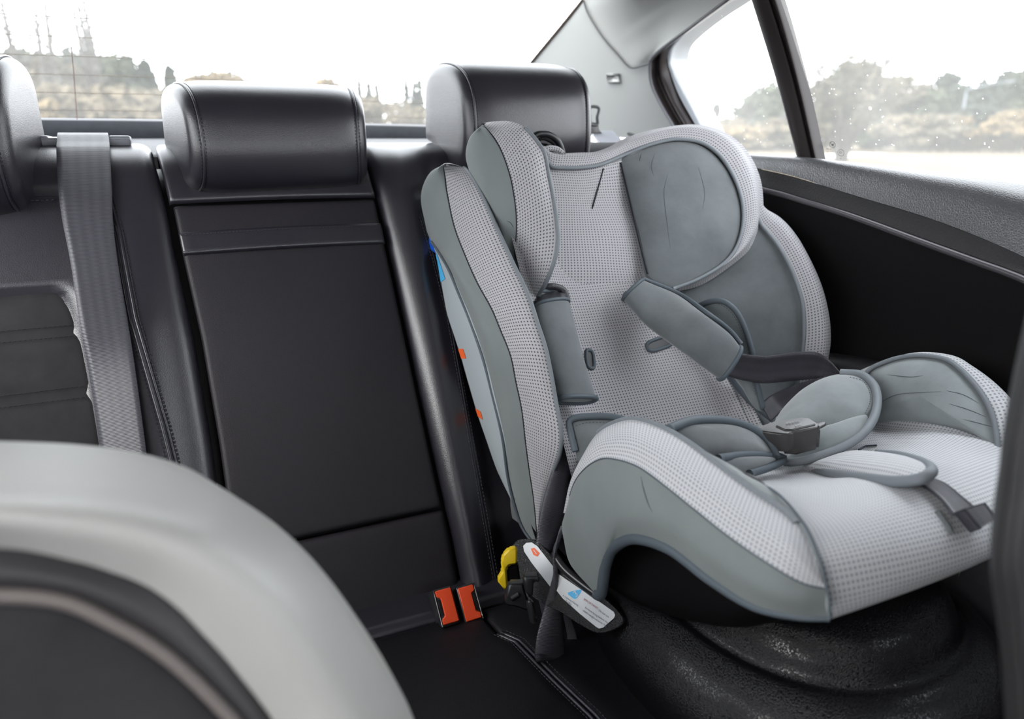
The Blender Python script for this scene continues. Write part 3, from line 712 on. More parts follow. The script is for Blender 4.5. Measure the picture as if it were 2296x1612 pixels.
headrest('black leather headrest at the left edge of the photo, cut off by the frame', -.262, 1.10, 1.103, .250, .195, .150)
# ---- seat-belt tongue parked at the right shoulder and its pale outlet cover
tg_ = empty('seat_belt_tongue', YP(1.28, [(1333, 290)])[0], 'dark metal seat belt tongue with a square slot standing up behind the right headrest', 'belt tongue')
Yc = 1.28
fo = YP(Yc, [(1320, 240), (1324, 237), (1341, 238), (1345, 241), (1342, 262), (1343, 288), (1323, 289), (1322, 268)]); fi = YP(Yc, [(1326, 246), (1339, 247), (1335, 275), (1327, 273)])
loopc = YP(Yc, [(1323, 241), (1342, 242), (1339, 262), (1339, 279), (1325, 278), (1322, 262)])
tube('slot_frame', loopc, .0030, M['clamp'], tg_, 8, True, samples=60)
prism('latch_plate', YP(Yc, [(1324, 274), (1341, 275), (1344, 292), (1352, 300), (1322, 300)]), (0, -1, 0), .003, M['clamp'], tg_)
gcov = empty('belt_outlet_cover', YP(1.25, [(1360, 315)])[0], 'pale grey plastic belt outlet cover on the shelf behind the right headrest', 'belt guide')
g1 = YP([1.30, 1.30, 1.22, 1.20], [(1326, 294), (1375, 292), (1400, 318), (1352, 330)])
prism('cover_plate', g1, (0, -.3, 1), .006, M['guide'], gcov)
prism('cover_lip', YP([1.19, 1.18, 1.17, 1.18], [(1326, 322), (1400, 330), (1400, 345), (1326, 345)]), (0, -1, .2), .02, M['guide'], gcov)
tube('edge_trim', YP([1.42, 1.36, 1.30], [(1380, 290), (1410, 300), (1445, 312)]), .003, M['clamp'], gcov, 6)
# ---- the two belt buckles in the cushion gap
def buckle_box(px, label, mirror):
    e = empty('belt_buckle', (0, 0, 0)); c = YP(.752, [px])[0]; e.location = c; bpy.context.view_layer.update(); tag(e, label, 'seat belt buckle', 'belt buckles beside the child seat')
    u = np.array([1, .0, .02]); v = np.array([.0, .66, .75]); n_ = np.cross(u, v); v = np.cross(n_, u)
    boxm('housing', c-n_/np.linalg.norm(n_)*.018, (u, v, n_), (.0125, .0235, .018), M['clamp'], e, .003)
    nn = n_/np.linalg.norm(n_); uu = u/np.linalg.norm(u); vv = v/np.linalg.norm(v)
    P2 = [(-.0105, .021), (.0105, .021), (.0105, -.021), (-.0105, -.021), (-.0105, -.0135), (-.0055, -.0110), (-.0055, .0110), (-.0105, .0135)]
    if mirror: P2 = [(-a, b) for a, b in P2][::-1]
    prism('release_button', [c+uu*a+vv*b+nn*.0018 for a, b in P2], nn, .006, M['red'], e, .001)
    rim = [c+uu*a+vv*b+nn*.0003 for a, b in [(-.0118, .0225), (.0118, .0225), (.0118, -.0225), (-.0118, -.0225)]]
    tube('rim', [rim[0], rim[3]] if not mirror else [rim[1], rim[2]], .0009, M['chrome'], e, 6, samples=8)
    sl_ = [(-.0101, .0105), (-.0062, .009), (-.0062, -.009), (-.0101, -.0105)]
    if mirror: sl_ = [(-a, b) for a, b in sl_][::-1]
    prism('tongue_slot', [c+uu*a+vv*b+nn*.0006 for a, b in sl_], nn, .004, M['blackpl'], e, .0004)
    return e
buckle_box((1002, 1359), 'left one of two belt buckles with an orange-red release button set in the bench gap', False)
buckle_box((1053, 1352), 'right one of two belt buckles with an orange-red release button, nearer the child seat', True)
# ================================================================ CHILD SEAT
CS = empty('child_seat', (.59, .58, .53), 'grey child car seat with dotted fabric, winged headrest and harness on the rear bench', 'child seat')
MX = 1.18                                             # mirror: x -> MX - x
mir = lambda P: np.asarray(P)*np.array([-1, 1, 1])+np.array([MX, 0, 0])
def part(o): return o
def bend(Pts, v): return np.asarray(Pts)+np.array(v)

# ---- black shell of the back (behind covers)
wx = [.338, .34, .345, .355, .37, .385]
st_r = [(965, 520), (984, 562), (1009, 605), (1030, 655), (1058, 723), (1086, 804), (1108, 888), (1130, 984), (1141, 1067), (1156, 1131), (1178, 1190)]
st_l = [(962, 530), (978, 570), (990, 635), (1002, 700), (1018, 750), (1034, 800), (1048, 850), (1070, 925), (1090, 984), (1118, 1062), (1148, 1110)]
SR = XP(wx, st_r); SL = XP([x+.006 for x in wx], st_l)
shell_rails = [SR+(.012, -.03, .0), SR+(.004, 0, 0), SL+(.0, .0, 0), SL+(.02, .012, -.006), SL+(.10, .035, -.01), mir(SL+(.10, .035, -.01)), mir(SL+(.02, .012, -.006)), mir(SL), mir(SR+(.004, 0, 0)), mir(SR+(.012, -.03, 0)), mir(SR+(.08, -.0, .01)), SR+(.08, 0, .01)]
bs = grid('back_shell', rails_grid(shell_rails, 60, 3, closed=True), M['shellm'], CS, cv=True)
# side sticker on the shell
stP = rails_grid([SR+(.001, 0, .0), SL*.5+SR*.5+(-.0012, 0, 0), SL+(-.0008, -.002, 0)], 40, 4)
stk = grid('side_sticker', stP, M['sticker'], CS); stk['label'] = 'long pale grey label with blue and orange marks'
def on_st(u, v): # u across 0..1, v down 0..1
    return stP[int(round(u*(stP.shape[0]-1)))][int(round(v*(stP.shape[1]-1)))]
def mark(nm, v0, v1, u0, u1, mat):
    iv = np.linspace(v0, v1, 6); G = []
    for u in (u0, (u0+u1)/2, u1):
        row = []
        for v in iv:
            a = v*(stP.shape[1]-1); i = int(a); f = a-i; i2 = min(i+1, stP.shape[1]-1); c = stP[int(round(u*(stP.shape[0]-1)))]
            row.append(c[i]*(1-f)+c[i2]*f+np.array([-.0009, -.0004, .0003]))
        G.append(row)
    return grid(nm, np.array(G), mat, stk)
mark('blue_mark', .09, .19, .55, 1, M['cyan']); mark('orange_mark', .44, .475, .8, 1, M['orange']); mark('orange_mark', .66, .69, .75, 1, M['orange'])
# blue adjuster seen at the top edge
A0 = XP(.345, [(962, 522), (960, 545), (966, 563), (976, 570), (980, 565), (972, 540)])
prism('blue_adjuster', A0, (-1, -.3, 0), .012, M['blue'], CS, .002)

# ---- near side wing: smooth outer cover, dotted front bolster, piping
nA = [(992, 371), (966, 388), (950, 418), (945, 452), (953, 495), (962, 530), (984, 562), (1009, 605), (1030, 655), (1058, 723), (1086, 804), (1108, 888), (1130, 984), (1141, 1067), (1156, 1131), (1174, 1183), (1203, 1224)]
nB = [(993, 371), (998, 400), (1002, 431), (1018, 506), (1041, 568), (1069, 632), (1102, 692), (1123, 742), (1145, 798), (1157, 857), (1170, 919), (1179, 996), (1187, 1056), (1197, 1123), (1206, 1222)]
nD = [(1040, 376), (1052, 388), (1065, 408), (1084, 443), (1112, 506), (1139, 565), (1152, 594), (1170, 630), (1189, 674), (1207, 730), (1223, 779), (1235, 835), (1247, 903), (1258, 965), (1256, 1012), (1241, 1056), (1223, 1108), (1212, 1160), (1208, 1222)]
A = cr(XP([.336, .336, .34, .35, .37, .39], nA), 80); B = cr(XP([.346, .346, .35, .358, .374, .392], nB), 80); D = cr(XP([.378, .378, .38, .383, .388, .394], nD), 80)
outw = np.array([-.35, -.80, .35]); outw /= np.linalg.norm(outw)
fade = np.sin(np.linspace(.25, math.pi-.15, 80))[:, None]
C1 = B*.66+D*.34 + outw*.010*fade; C2 = B*.33+D*.67+outw*.011*fade
AB = A*.5+B*.5+np.array([-.010, -.006, .004])*fade
# top crest of the dotted strip rounds over the top
inner = D+np.array([.006, .10, -.01]); back = A+np.array([.03, .04, -.01])
wl_ = [back, A+(.008, .014, 0), A, AB, B]
grid('wing_side_cover', rails_grid(wl_, 80, 6, False), M['grey'], CS)
grid('wing_bolster', rails_grid([B, C1, C2, D], 80, 8, False), M['mesh'], CS)
grid('wing_lining', rails_grid([D, D+(.006, .03, 0), inner, inner*.5+back*.5+(.0, .02, 0), back], 80, 5, False), M['gsuede'], CS)
tube('wing_piping', D, .0026, M['piping'], CS, 8, samples=0)
tube('wing_seam', B+outw*.0003, .0009, M['seam'], CS, 6, samples=0)
tube('cover_hem', A[22:]+np.array([-.0025, -.001, .001]), .0022, M['piping_dark'], CS, 6, samples=0)
# top cap closing the wing
cap = rails_grid([np.array([A[0], B[0], C1[0]]), np.array([back[0], (back[0]+inner[0])/2, inner[0]]) ], 8, 3); 
grid('wing_top', np.array([cr(np.array([A[0], B[0]+(0, 0, .001), C1[0]+(0, 0, .002), C2[0]+(0, 0, .001), D[0]]), 14)*(1-t)+cr(np.array([back[0], (back[0]*2+inner[0])/3, (back[0]+2*inner[0])/3, inner[0]]), 14)*t+np.array([0, 0, .006*math.sin(math.pi*t)]) for t in np.linspace(0, 1, 8)]), M['mesh'], CS)

# ---- seat back, dotted fabric (concave)
PB = Plane((0, .93, 1.02), (0, -.283, .184))
bu = PB.n; bt = np.array([0, .184, .283]); bt /= np.linalg.norm(bt)
o0 = np.array([0, .746, .737])
def BK(x, s, off=0): return np.array([x, 0, 0])+np.array([0, o0[1], o0[2]])+bt*s+bu*off
rows = []
for s in np.linspace(-.06, .352, 60):
    row = []; xr_ = np.interp(s, [-.06, 0, .1, .2, .3], [.725, .715, .700, .672, .66])
    for x in np.linspace(.40, xr_, 44):
        k = abs(x-.585)/.2; lx = (x-.585)
        lim = .10+.0*s
        off = .045*max(0, (abs(lx)-.08)/.12)**1.6
        off += -.006*math.exp(-((s-.10)/.06)**2) + .004*math.sin(s*30)*.3
        if s > .335: off -= (s-.335)*.9
        row.append(BK(x, s, off))
    rows.append(row)
bc = grid('back_cushion', np.array(rows), M['mesh'], CS)
# dart seam and centre fold below the headrest
tube('dart_seam', PB.at([(1353, 378), (1343, 415), (1328, 468)], [.0125, .0085, .0062]), .0011, M['seam'], CS, 6)
# border of the infant insert (blue-grey binding), right and lower edge
ib = PB.at([(1588, 775), (1640, 850), (1665, 882), (1690, 908), (1737, 945)], [.022, .016, .012, .012, .014])
tube('insert_binding', ib, .0042, M['piping_dark'], CS, 8)
# harness slots
def slot(px, ang, w, h):
    c = PB.at([px], .012)[0]; hb, nb = hit([bc], [px], .0012); c = hb[0] if hb[0] is not None else c; n_ = nb[0] if nb[0] is not None else bu
    u = np.array([1., 0, 0]); u -= n_*np.dot(u, n_); u /= np.linalg.norm(u); v = np.cross(n_, u); u, v = u*math.cos(ang)+v*math.sin(ang), v*math.cos(ang)-u*math.sin(ang)
    P = [c+u*a+v*b for a, b in [(w*math.cos(t), h*math.sin(t)) for t in np.linspace(0, 2*math.pi, 24, endpoint=False)]]
    P = [c+u*(math.copysign(abs(math.cos(t))**.5, math.cos(t))*w)+v*(math.copysign(abs(math.sin(t))**.8, math.sin(t))*h) for t in np.linspace(0, 2*math.pi, 40, endpoint=False)]
    f = prism('harness_slot', [p for p in P], n_, .002, M['blackpl'], CS, 0)
    tube('slot_binding', P, .0026, M['piping_dark'], f, 8, True, samples=0)
bpy.context.view_layer.update()
slot((1478, 771), .16, .022, .0075); slot((1322, 806), 1.35, .013, .006)
slot((1232, 668), .0, .022, .009); slot((1425, 662), .2, .020, .008)

# ---- headrest of the child seat: far wing, top lip, near wing
W0 = PB.at([(1392, 365)], .012)[0]; W1 = PB.at([(1450, 612)], .018)[0]; W2 = XP(.765, [(1660, 480)])[0]
PW = plane3(W0, W1, W2)
fin = [(1392, 362), (1420, 345), (1460, 328), (1520, 318), (1570, 326), (1610, 355), (1640, 400), (1658, 450), (1661, 500), (1648, 550), (1620, 588), (1565, 622), (1510, 645), (1478, 638), (1450, 613), (1436, 540), (1410, 440)]
FO = PW.at(fin)
pw = pad('head_wing_lining', FO, M['gsuede'], CS, bulge=.012, thick=.02, n=90, rings=14, pw=3.2)
pipR = [(1222, 350), (1235, 375), (1268, 378), (1300, 378), (1345, 371), (1392, 352), (1440, 332), (1480, 320), (1520, 314), (1572, 322), (1613, 351), (1644, 398), (1662, 450), (1665, 500), (1652, 552), (1622, 592), (1565, 627), (1508, 649)]
offR = [.0]*5+[None]*13
def lipat(lst, offs):
    out = []
    for i, (x, y) in enumerate(lst):
        t = np.clip((x-1340)/60, 0, 1) if i < 8 else 1
        out.append(PB.at([(x, y)], .014+offs)[0]*(1-t)+PW.at([(x, y)], offs)[0]*t)
    return np.array(out)
silR = [(1205, 325), (1225, 337), (1262, 343), (1298, 342), (1340, 340), (1382, 326), (1418, 306), (1480, 288), (1556, 279), (1622, 295), (1672, 335), (1702, 392), (1711, 450), (1706, 510), (1683, 556), (1638, 596), (1570, 640), (1506, 655)]
RP = cr(lipat(pipR, .002), 90); RS = cr(lipat(silR, -.022), 90)
cen_ = np.array(FO).mean(0); crest = RP*.55+RS*.45+PW.n*.014; crest2 = RP*.2+RS*.8+PW.n*.004
RBk = RS+(-.0, .045, -.012); RIn = RP+(.0, .05, -.01)
grid('head_wing_cover', rails_grid([RP, crest, crest2, RS, RS*.98+RP*.02+(0, .02, -.002), RBk], 90, 5, False), M['mesh'], CS)
grid('head_back_cover', rails_grid([RBk, RIn, RP+(0, .02, 0)], 90, 4, False), M['grey'], CS)
tube('head_piping', RP+PW.n*.002, .0027, M['piping'], CS, 8, samples=0)
# inner lining seam
tube('lining_seam', PW.at([(1392, 365), (1410, 440), (1438, 560), (1452, 614)], .0015), .0015, M['seam'], CS, 6)
# fabric between the wings (upper back, in front of the cushion plane)
up_ = [PB.at([(1215, 372), (1240, 376), (1300, 379), (1345, 372), (1396, 360)], .013), PB.at([(1225, 440), (1250, 440), (1310, 442), (1350, 440), (1412, 440)], .006), PB.at([(1225, 520), (1250, 520), (1320, 520), (1380, 520), (1434, 520)], .007), PB.at([(1225, 600), (1250, 600), (1330, 600), (1390, 602), (1456, 606)], .005), PB.at([(1220, 655), (1250, 655), (1330, 655), (1400, 650), (1470, 640)], -.004)]
grid('head_back_panel', rails_grid(up_, 40, 8, False), M['mesh'], CS)
# near wing
l1 = [(1082, 281), (1057, 306), (1047, 341), (1051, 372), (1069, 419), (1096, 470), (1120, 517), (1140, 556), (1156, 582), (1180, 640), (1193, 677)]
l2 = [(1084, 281), (1108, 310), (1127, 345), (1143, 392), (1151, 430), (1157, 475), (1158, 520), (1155, 568), (1162, 598), (1180, 642), (1193, 678)]
l3 = [(1092, 276), (1112, 272), (1143, 272), (1174, 284), (1194, 304), (1210, 325), (1221, 345), (1230, 392), (1242, 451), (1250, 510), (1250, 549), (1242, 588), (1225, 632), (1204, 667), (1195, 679)]
LA = cr(XP([.372, .374, .380, .395, .405, .412], l1), 80); LB = cr(XP([.385, .395, .400, .405, .410, .414], l2), 80); LD = cr(XP([.395, .42, .436, .444, .442, .428, .418], l3), 80)
fd = np.sin(np.linspace(.1, math.pi-.05, 80))[:, None]
ow = np.array([-.25, -.9, .3])
grid('head_wing_cover', rails_grid([LB, LB*.66+LD*.34+ow*.012*fd, LB*.33+LD*.67+ow*.012*fd, LD], 80, 8, False), M['mesh'], CS)
lab = LA*.5+LB*.5+np.array([-.012, -.006, .004])*fd
lbk = LA+np.array([.02, .03, -.005]); 
grid('head_wing_side', rails_grid([lbk, LA+(.004, .01, 0), LA, lab, LB], 80, 6, False), M['grey'], CS)
lin_ = LD+np.array([.03, .09, .0])
grid('head_wing_lining', rails_grid([LD, LD+(.006, .03, 0), lin_, lbk*.5+lin_*.5, lbk], 80, 5, False), M['gsuede'], CS)
tube('head_piping', LD[16:], .0027, M['piping'], CS, 8, samples=0)
tube('wing_seam', LB, .0009, M['seam'], CS, 6, samples=0)
# height-adjuster handle loop
hd = YP(.965, [(1196, 318), (1200, 304), (1215, 300), (1232, 303), (1248, 314), (1257, 330), (1262, 348)])
tube('adjuster_handle', hd, .0048, M['blackpl'], CS, 10)
hd2 = YP(.965, [(1204, 330), (1208, 314), (1222, 312), (1240, 322), (1248, 340)])
tube('adjuster_handle_rim', hd2, .0022, M['shellm'], CS, 8)
prism('handle_plate', YP(.975, [(1200, 318), (1230, 322), (1250, 352), (1200, 352)]), (0, -1, .2), .006, M['shellm'], CS)
tube('handle_cuff', YP(.955, [(1216, 336), (1232, 332), (1250, 335), (1262, 344)]), .004, M['mesh'], CS, 8)

# ---- far side wing of the back
rD = [(1668, 430), (1690, 465), (1706, 502), (1725, 525), (1749, 557), (1773, 601), (1790, 645), (1800, 686), (1803, 738), (1799, 789), (1790, 850), (1770, 910)]
rS = [(1670, 420), (1695, 445), (1712, 465), (1749, 487), (1782, 522), (1812, 572), (1841, 636), (1857, 695), (1863, 748), (1859, 796), (1845, 850), (1815, 910)]
RD = cr(XP([.80, .80, .802, .802, .80, .79], rD), 70); RSs = cr(XP([.832, .835, .838, .838, .835, .825], rS), 70)
RC = RD*.5+RSs*.5+np.array([-.002, -.012, .004])
RB_ = RSs+(.004, .07, -.01)
bkr = np.array([BK(np.interp(s, [-.06, 0, .1, .2, .3], [.720, .710, .695, .667, .655]), s, .004+.02*(.3-s)) for s in np.linspace(.30, -.05, 70)])
rin = [RD, RD*.88+bkr*.12+(.004, .008, 0), RD*.5+bkr*.5+(.012, .014, 0), bkr*.85+RD*.15+(.006, .010, 0), bkr+(-.01, .004, 0)]
grid('wing_bolster', rails_grid([RD, RC, RSs, RSs+(.004, .02, -.002), RB_], 70, 7, False), M['mesh'], CS)
grid('wing_lining', rails_grid(rin, 70, 8, False), M['gsuede'], CS)
tube('wing_piping', RD+(-.001, -.001, 0), .0027, M['piping'], CS, 8, samples=0)
# back-side support lobe of the insert
lobe = [(1540, 720), (1561, 690), (1589, 677), (1613, 674), (1633, 682), (1654, 703), (1671, 738), (1686, 789), (1693, 840), (1702, 880), (1712, 920), (1690, 912), (1650, 850), (1600, 800), (1560, 760)]
PLb = plane3(XP(.675, [(1613, 674)])[0], XP(.70, [(1700, 880)])[0], XP(.655, [(1560, 760)])[0])
lb = pad('side_support_lobe', PLb.at(lobe), M['gsuede_light'], CS, bulge=.008, thick=.008)
tube('lobe_binding', PLb.at([(1545, 705)]+lobe[1:11]+[(1712, 915)], .003), .0042, M['piping_dark'], lb, 8)
stitches('stitching', [PLb.at([(a-8 if a > 1600 else a+1, b+6) for a, b in lobe[1:10]], .0075)], M['thread'], lb, .004, .0026, .0004)

# ---- seat cushion: one profile swept across
seam_px = [(1560, 1010), (1640, 1050), (1690, 1079), (1731, 1098), (1763, 1125), (1799, 1169), (1823, 1214), (1843, 1270), (1852, 1315), (1859, 1350), (1862, 1387)]
SMx = XP([.425, .422, .418, .412, .406, .400, .396, .392, .390, .388, .387], seam_px)
SL_ = np.vstack([[(.43, .77, .725), (.428, .60, .775)], XP(.421, [(1640, 1050)]), XP(.414, [(1731, 1098)]), XP(.406, [(1799, 1169)]), XP(.402, [(1823, 1214)]), XP(.398, [(1843, 1270)]), XP(.400, [(1859, 1350)]), XP(.405, [(1862, 1388)])])
SL_ = np.vstack([SL_, SL_[-1]+(.0, .03, -.012), SL_[-1]+(.0, .09, -.015)])
SR_ = np.array([(.77, .77, .715), (.772, .64, .755), (.770, .553, .776), (.770, .487, .790), (.775, .43, .787), (.778, .395, .778), (.78, .372, .768), (.784, .362, .760), (.79, .370, .745), (.79, .40, .736), (.79, .46, .733)])
NS = len(SL_); rows = []
topw = np.array([0, 0, .5, .8, 1, 1, .7, .3, 0, 0, 0]); frw = np.array([0, 0, 0, 0, .15, .75, 1.05, .95, .45, .2, 0]); sag = np.array([1, 1.3, 1.25, .75, .2, 0, 0, 0, 0, 0, 0])
for u in np.linspace(0, 1, 50):
    k = 1-(2*u-1)**2; ke = 1-abs(2*u-1)**3
    P = SL_*(1-u)+SR_*u; P = P+np.stack([0*topw, -.024*frw*k, .010*topw*ke-.036*sag*k**.7], axis=-1)
    rows.append(cr(P, 150, arc=False))
rows = np.array(rows).transpose(1, 0, 2)
sc_ = grid('seat_cushion', rows, M['mesh2'], CS)

# ---- near seat bolster
LO = [(1263, 1205), (1277, 1262), (1318, 1312), (1345, 1336), (1353, 1302), (1359, 1265), (1376, 1228), (1424, 1207), (1502, 1231), (1592, 1299), (1686, 1358), (1780, 1382), (1860, 1388)]
BO = [(1267, 1150), (1286, 1086), (1312, 1050), (1348, 1029), (1385, 1031), (1425, 1044), (1460, 1066), (1500, 1097), (1560, 1145), (1640, 1208), (1740, 1275), (1800, 1308), (1855, 1321)]
PO = [(1264, 1150), (1281, 1085), (1306, 1023), (1336, 975), (1372, 950), (1420, 939), (1478, 955), (1535, 986), (1600, 1034), (1681, 1094), (1767, 1153), (1815, 1222), (1858, 1325)]
xl_ = [.374, .372, .37, .37, .37, .37, .37, .37, .372, .374, .378, .388, .404]
L_r = XP(xl_, LO); B_r = XP([x-.006 for x in xl_[:-1]]+[.396], BO); P_r = XP([.385, .392, .398, .402, .405, .408, .408, .408, .406, .403, .398, .394, .396], PO)
crm = B_r*.5+P_r*.5
bul = np.array([-.010, -.010, .008])*np.array([.3, .8, 1, 1, 1, 1, 1, 1, 1, 1, .9, .5, 0])[:, None]
crm = crm+bul
LBm = L_r*.5+B_r*.5+np.array([-.008, -.003, .002])*np.array([.5, 1, 1, 1, 1, 1, 1, 1, 1, 1, 1, .7, .0])[:, None]
n13 = 130
def iv(R): return cr(R, n13, arc=False)
grid('bolster_side', rails_grid([iv(L_r), iv(LBm), iv(B_r)], n13, 10, False), M['grey'], CS)
grid('seat_bolster', rails_grid([iv(B_r), iv(crm), iv(P_r)], n13, 10, False), M['mesh2'], CS)
inr = P_r+np.array([.012, .004, -.028]); inr2 = P_r+np.array([.014, .012, -.09])
inr[7:] = np.vstack([XP(.421, [(1640, 1048)]), XP(.418, [(1680, 1070)]), XP(.414, [(1727, 1096)]), XP(.407, [(1790, 1158)]), XP(.399, [(1838, 1252)]), XP(.390, [(1859, 1335)])])
inr2[7:] = inr[7:]+(.006, .004, -.02)
grid('bolster_lining', rails_grid([iv(P_r), iv(inr), iv(inr2)], n13, 8, False), M['gsuede_light'], CS)
tube('bolster_piping', iv(P_r)[34:112], .0028, M['piping'], CS, 8, samples=0)
tube('bolster_seam', iv(B_r)[6:], .0008, M['piping_dark'], CS, 6, samples=0)
tube('bolster_hem', iv(L_r)[28:], [.0055, .0062, .0062, .006, .005, .0035, .0022], M['piping_dark'], CS, 10, samples=0)
tube('front_seam', SMx[2:], .0012, M['piping_dark'], CS, 6)
# underside of the bolster turned in
ew = np.linspace(1, .25, n13)[:, None]
grid('bolster_underside', rails_grid([iv(L_r), iv(L_r)+np.array([.03, .01, .01])*ew, iv(L_r)+np.array([.05, .01, .03])*ew], n13, 4, False), M['shellm'], CS)

# ---- far seat bolster: velour dome, dotted outer band
rb_px = [(1948, 943), (1936, 900), (1946, 840), (1993, 812), (2053, 800), (2114, 806), (2146, 825), (2182, 861), (2210, 901), (2227, 942), (2237, 1003), (2194, 978), (2134, 960), (2073, 948), (2013, 942)]
PR = plane3(XP(.765, [(2013, 942)])[0], XP(.775, [(2237, 1003)])[0], XP(.80, [(2080, 805)])[0])
rbo = pad('far_bolster_lining', PR.at(rb_px), M['gsuede_light'], CS, bulge=.020, thick=.02, n=90, rings=14, pw=2.6)
bp = [(1936, 900), (1944, 838), (1993, 810), (2053, 798), (2114, 804), (2148, 823), (2184, 859), (2212, 899), (2230, 942), (2240, 1006), (2243, 1080), (2240, 1150)]
bsil = [(1940, 880), (1950, 830), (1995, 806), (2060, 795), (2134, 806), (2174, 829), (2214, 855), (2255, 891), (2280, 930), (2292, 1000), (2290, 1080), (2270, 1170)]
BP = cr(PR.at(bp, .002), 60); BS = cr(PR.at(bsil, -.025), 60)
grid('far_bolster_cover', rails_grid([BP, BP*.5+BS*.5+(0, -.006, .006), BS, BS+(.01, .04, -.03), BS+(.012, .05, -.10)], 60, 6, False), M['mesh2'], CS)
tube('far_bolster_piping', BP+PR.n*.002, .0028, M['piping'], CS, 8, samples=0)

# ---- hip pads of the insert
PH = plane3(XP(.60, [(1755, 1035)])[0], XP(.735, [(1968, 880)])[0], XP(.68, [(1780, 890)])[0])
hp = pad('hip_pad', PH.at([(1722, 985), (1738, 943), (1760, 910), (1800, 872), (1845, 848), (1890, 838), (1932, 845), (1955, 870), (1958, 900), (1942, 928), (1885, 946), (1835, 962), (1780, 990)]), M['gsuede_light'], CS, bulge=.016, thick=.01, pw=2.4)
hp2 = pad('hip_pad_lobe', PH.at([(1800, 985), (1835, 962), (1885, 947), (1942, 930), (1938, 962), (1905, 990), (1860, 1010), (1800, 1028), (1760, 1032)]), M['gsuede_light'], CS, bulge=.012, thick=.01, pw=2.2)
tube('pad_binding', PH.at([(1885, 836), (1930, 840), (1958, 862), (1967, 895), (1960, 935), (1935, 972), (1895, 1000), (1850, 1018), (1800, 1033), (1757, 1036)], .002), .0050, M['piping'], CS, 10)
stitches('stitching', [PH.at([(1905, 845), (1935, 855), (1950, 880), (1950, 905), (1938, 930)], .011)], M['thread'], hp, .004, .0026, .0005)
PN = plane3(XP(.575, [(1739, 1021)])[0], XP(.485, [(1589, 940)])[0], XP(.47, [(1615, 1040)])[0])
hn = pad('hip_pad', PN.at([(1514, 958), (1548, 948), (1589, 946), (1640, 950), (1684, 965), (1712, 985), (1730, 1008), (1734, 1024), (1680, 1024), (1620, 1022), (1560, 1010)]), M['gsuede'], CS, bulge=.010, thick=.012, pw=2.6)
tube('pad_binding', PN.at([(1500, 962), (1514, 955), (1548, 944), (1589, 941), (1640, 945), (1684, 960), (1715, 982), (1734, 1008), (1739, 1026)], .004), .0048, M['piping_dark'], CS, 10)
PN2 = plane3(XP(.60, [(1756, 1030)])[0], XP(.47, [(1615, 1030)])[0], XP(.52, [(1690, 1062)])[0])
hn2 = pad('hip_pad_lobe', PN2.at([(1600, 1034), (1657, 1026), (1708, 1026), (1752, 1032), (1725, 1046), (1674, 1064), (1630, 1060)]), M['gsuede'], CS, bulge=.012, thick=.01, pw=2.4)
tube('pad_binding', PN2.at([(1610, 1028), (1657, 1021), (1708, 1020), (1750, 1024), (1757, 1031), (1725, 1048), (1680, 1062)], .006), .0042, M['piping_dark'], CS, 10)
# lower back lobe next to the near bolster
PLn = plane3(XP(.41, [(1293, 935)])[0], XP(.455, [(1394, 939)])[0], XP(.40, [(1300, 1040)])[0])
ln = pad('waist_support_lobe', PLn.at([(1278, 950), (1300, 941), (1338, 939), (1375, 941), (1420, 950), (1420, 1010), (1380, 1060), (1320, 1070), (1297, 1034), (1285, 990)]), M['gsuede'], CS, bulge=.010, thick=.01, pw=2.5)
tube('lobe_binding', PLn.at([(1290, 1012), (1279, 967), (1276, 946), (1293, 936), (1338, 933), (1375, 935), (1415, 945)], .003), .0042, M['piping_dark'], ln, 8)
stitches('stitching', [PLn.at([(1290, 955), (1310, 949), (1340, 947), (1372, 949)], .009)], M['thread'], ln, .004, .0026, .0004)

# ---- harness: shoulder pads, webbing, buckle, crotch flap, adjuster strap
def shoulder_pad(A_, B_, mat, th, lab):
    o, rr_ = roll('shoulder_pad', A_, B_, mat, CS, th, 44, 30, 2.4)
    tube('pad_hem', np.array(rr_[-1]), .0032, M['piping_dark'], o, 8, True, samples=0)
    tube('pad_hem', np.array(rr_[0]), .0026, M['piping_dark'], o, 8, True, samples=0)
    return o
lA = PB.at([(1197, 688), (1205, 740), (1220, 800), (1238, 855), (1252, 895)], [.042, .05, .055, .055, .055]); lB = PB.at([(1272, 680), (1287, 735), (1303, 800), (1320, 855), (1333, 897)], [.030, .038, .042, .044, .044])
shoulder_pad(lA, lB, M['gsuede'], .0135, 'near')
rA2 = [PB.at([(1398, 668)], .030)[0], PB.at([(1450, 728)], .040)[0], XP(.575, [(1520, 782)])[0], XP(.605, [(1570, 820)])[0], XP(.63, [(1612, 850)])[0]]
rB2 = [PB.at([(1440, 632)], .030)[0], PB.at([(1520, 665)], .045)[0], XP(.612, [(1580, 706)])[0], XP(.64, [(1632, 745)])[0], XP(.655, [(1660, 778)])[0]]
shoulder_pad(np.array(rA2), np.array(rB2), M['gsuede'], .0125, 'far')
# bindings along the long edges of the pads
tube('pad_edge_binding', np.array(rB2)+(.004, .004, .003), .0032, M['piping_dark'], CS, 8)
# strap ends going from the slots into the pads
strap('harness_strap', PB.at([(1208, 655), (1204, 672), (1204, 700)], [.008, .03, .045]), PB.at([(1262, 648), (1272, 665), (1268, 695)], [.008, .03, .034]), M['web_dark'], CS, .0018, 16, 5)
tube('strap_loop', PB.at([(1206, 650), (1235, 642), (1262, 650), (1272, 672)], [.012, .02, .02, .016]), .0045, M['web_dark'], CS, 8)
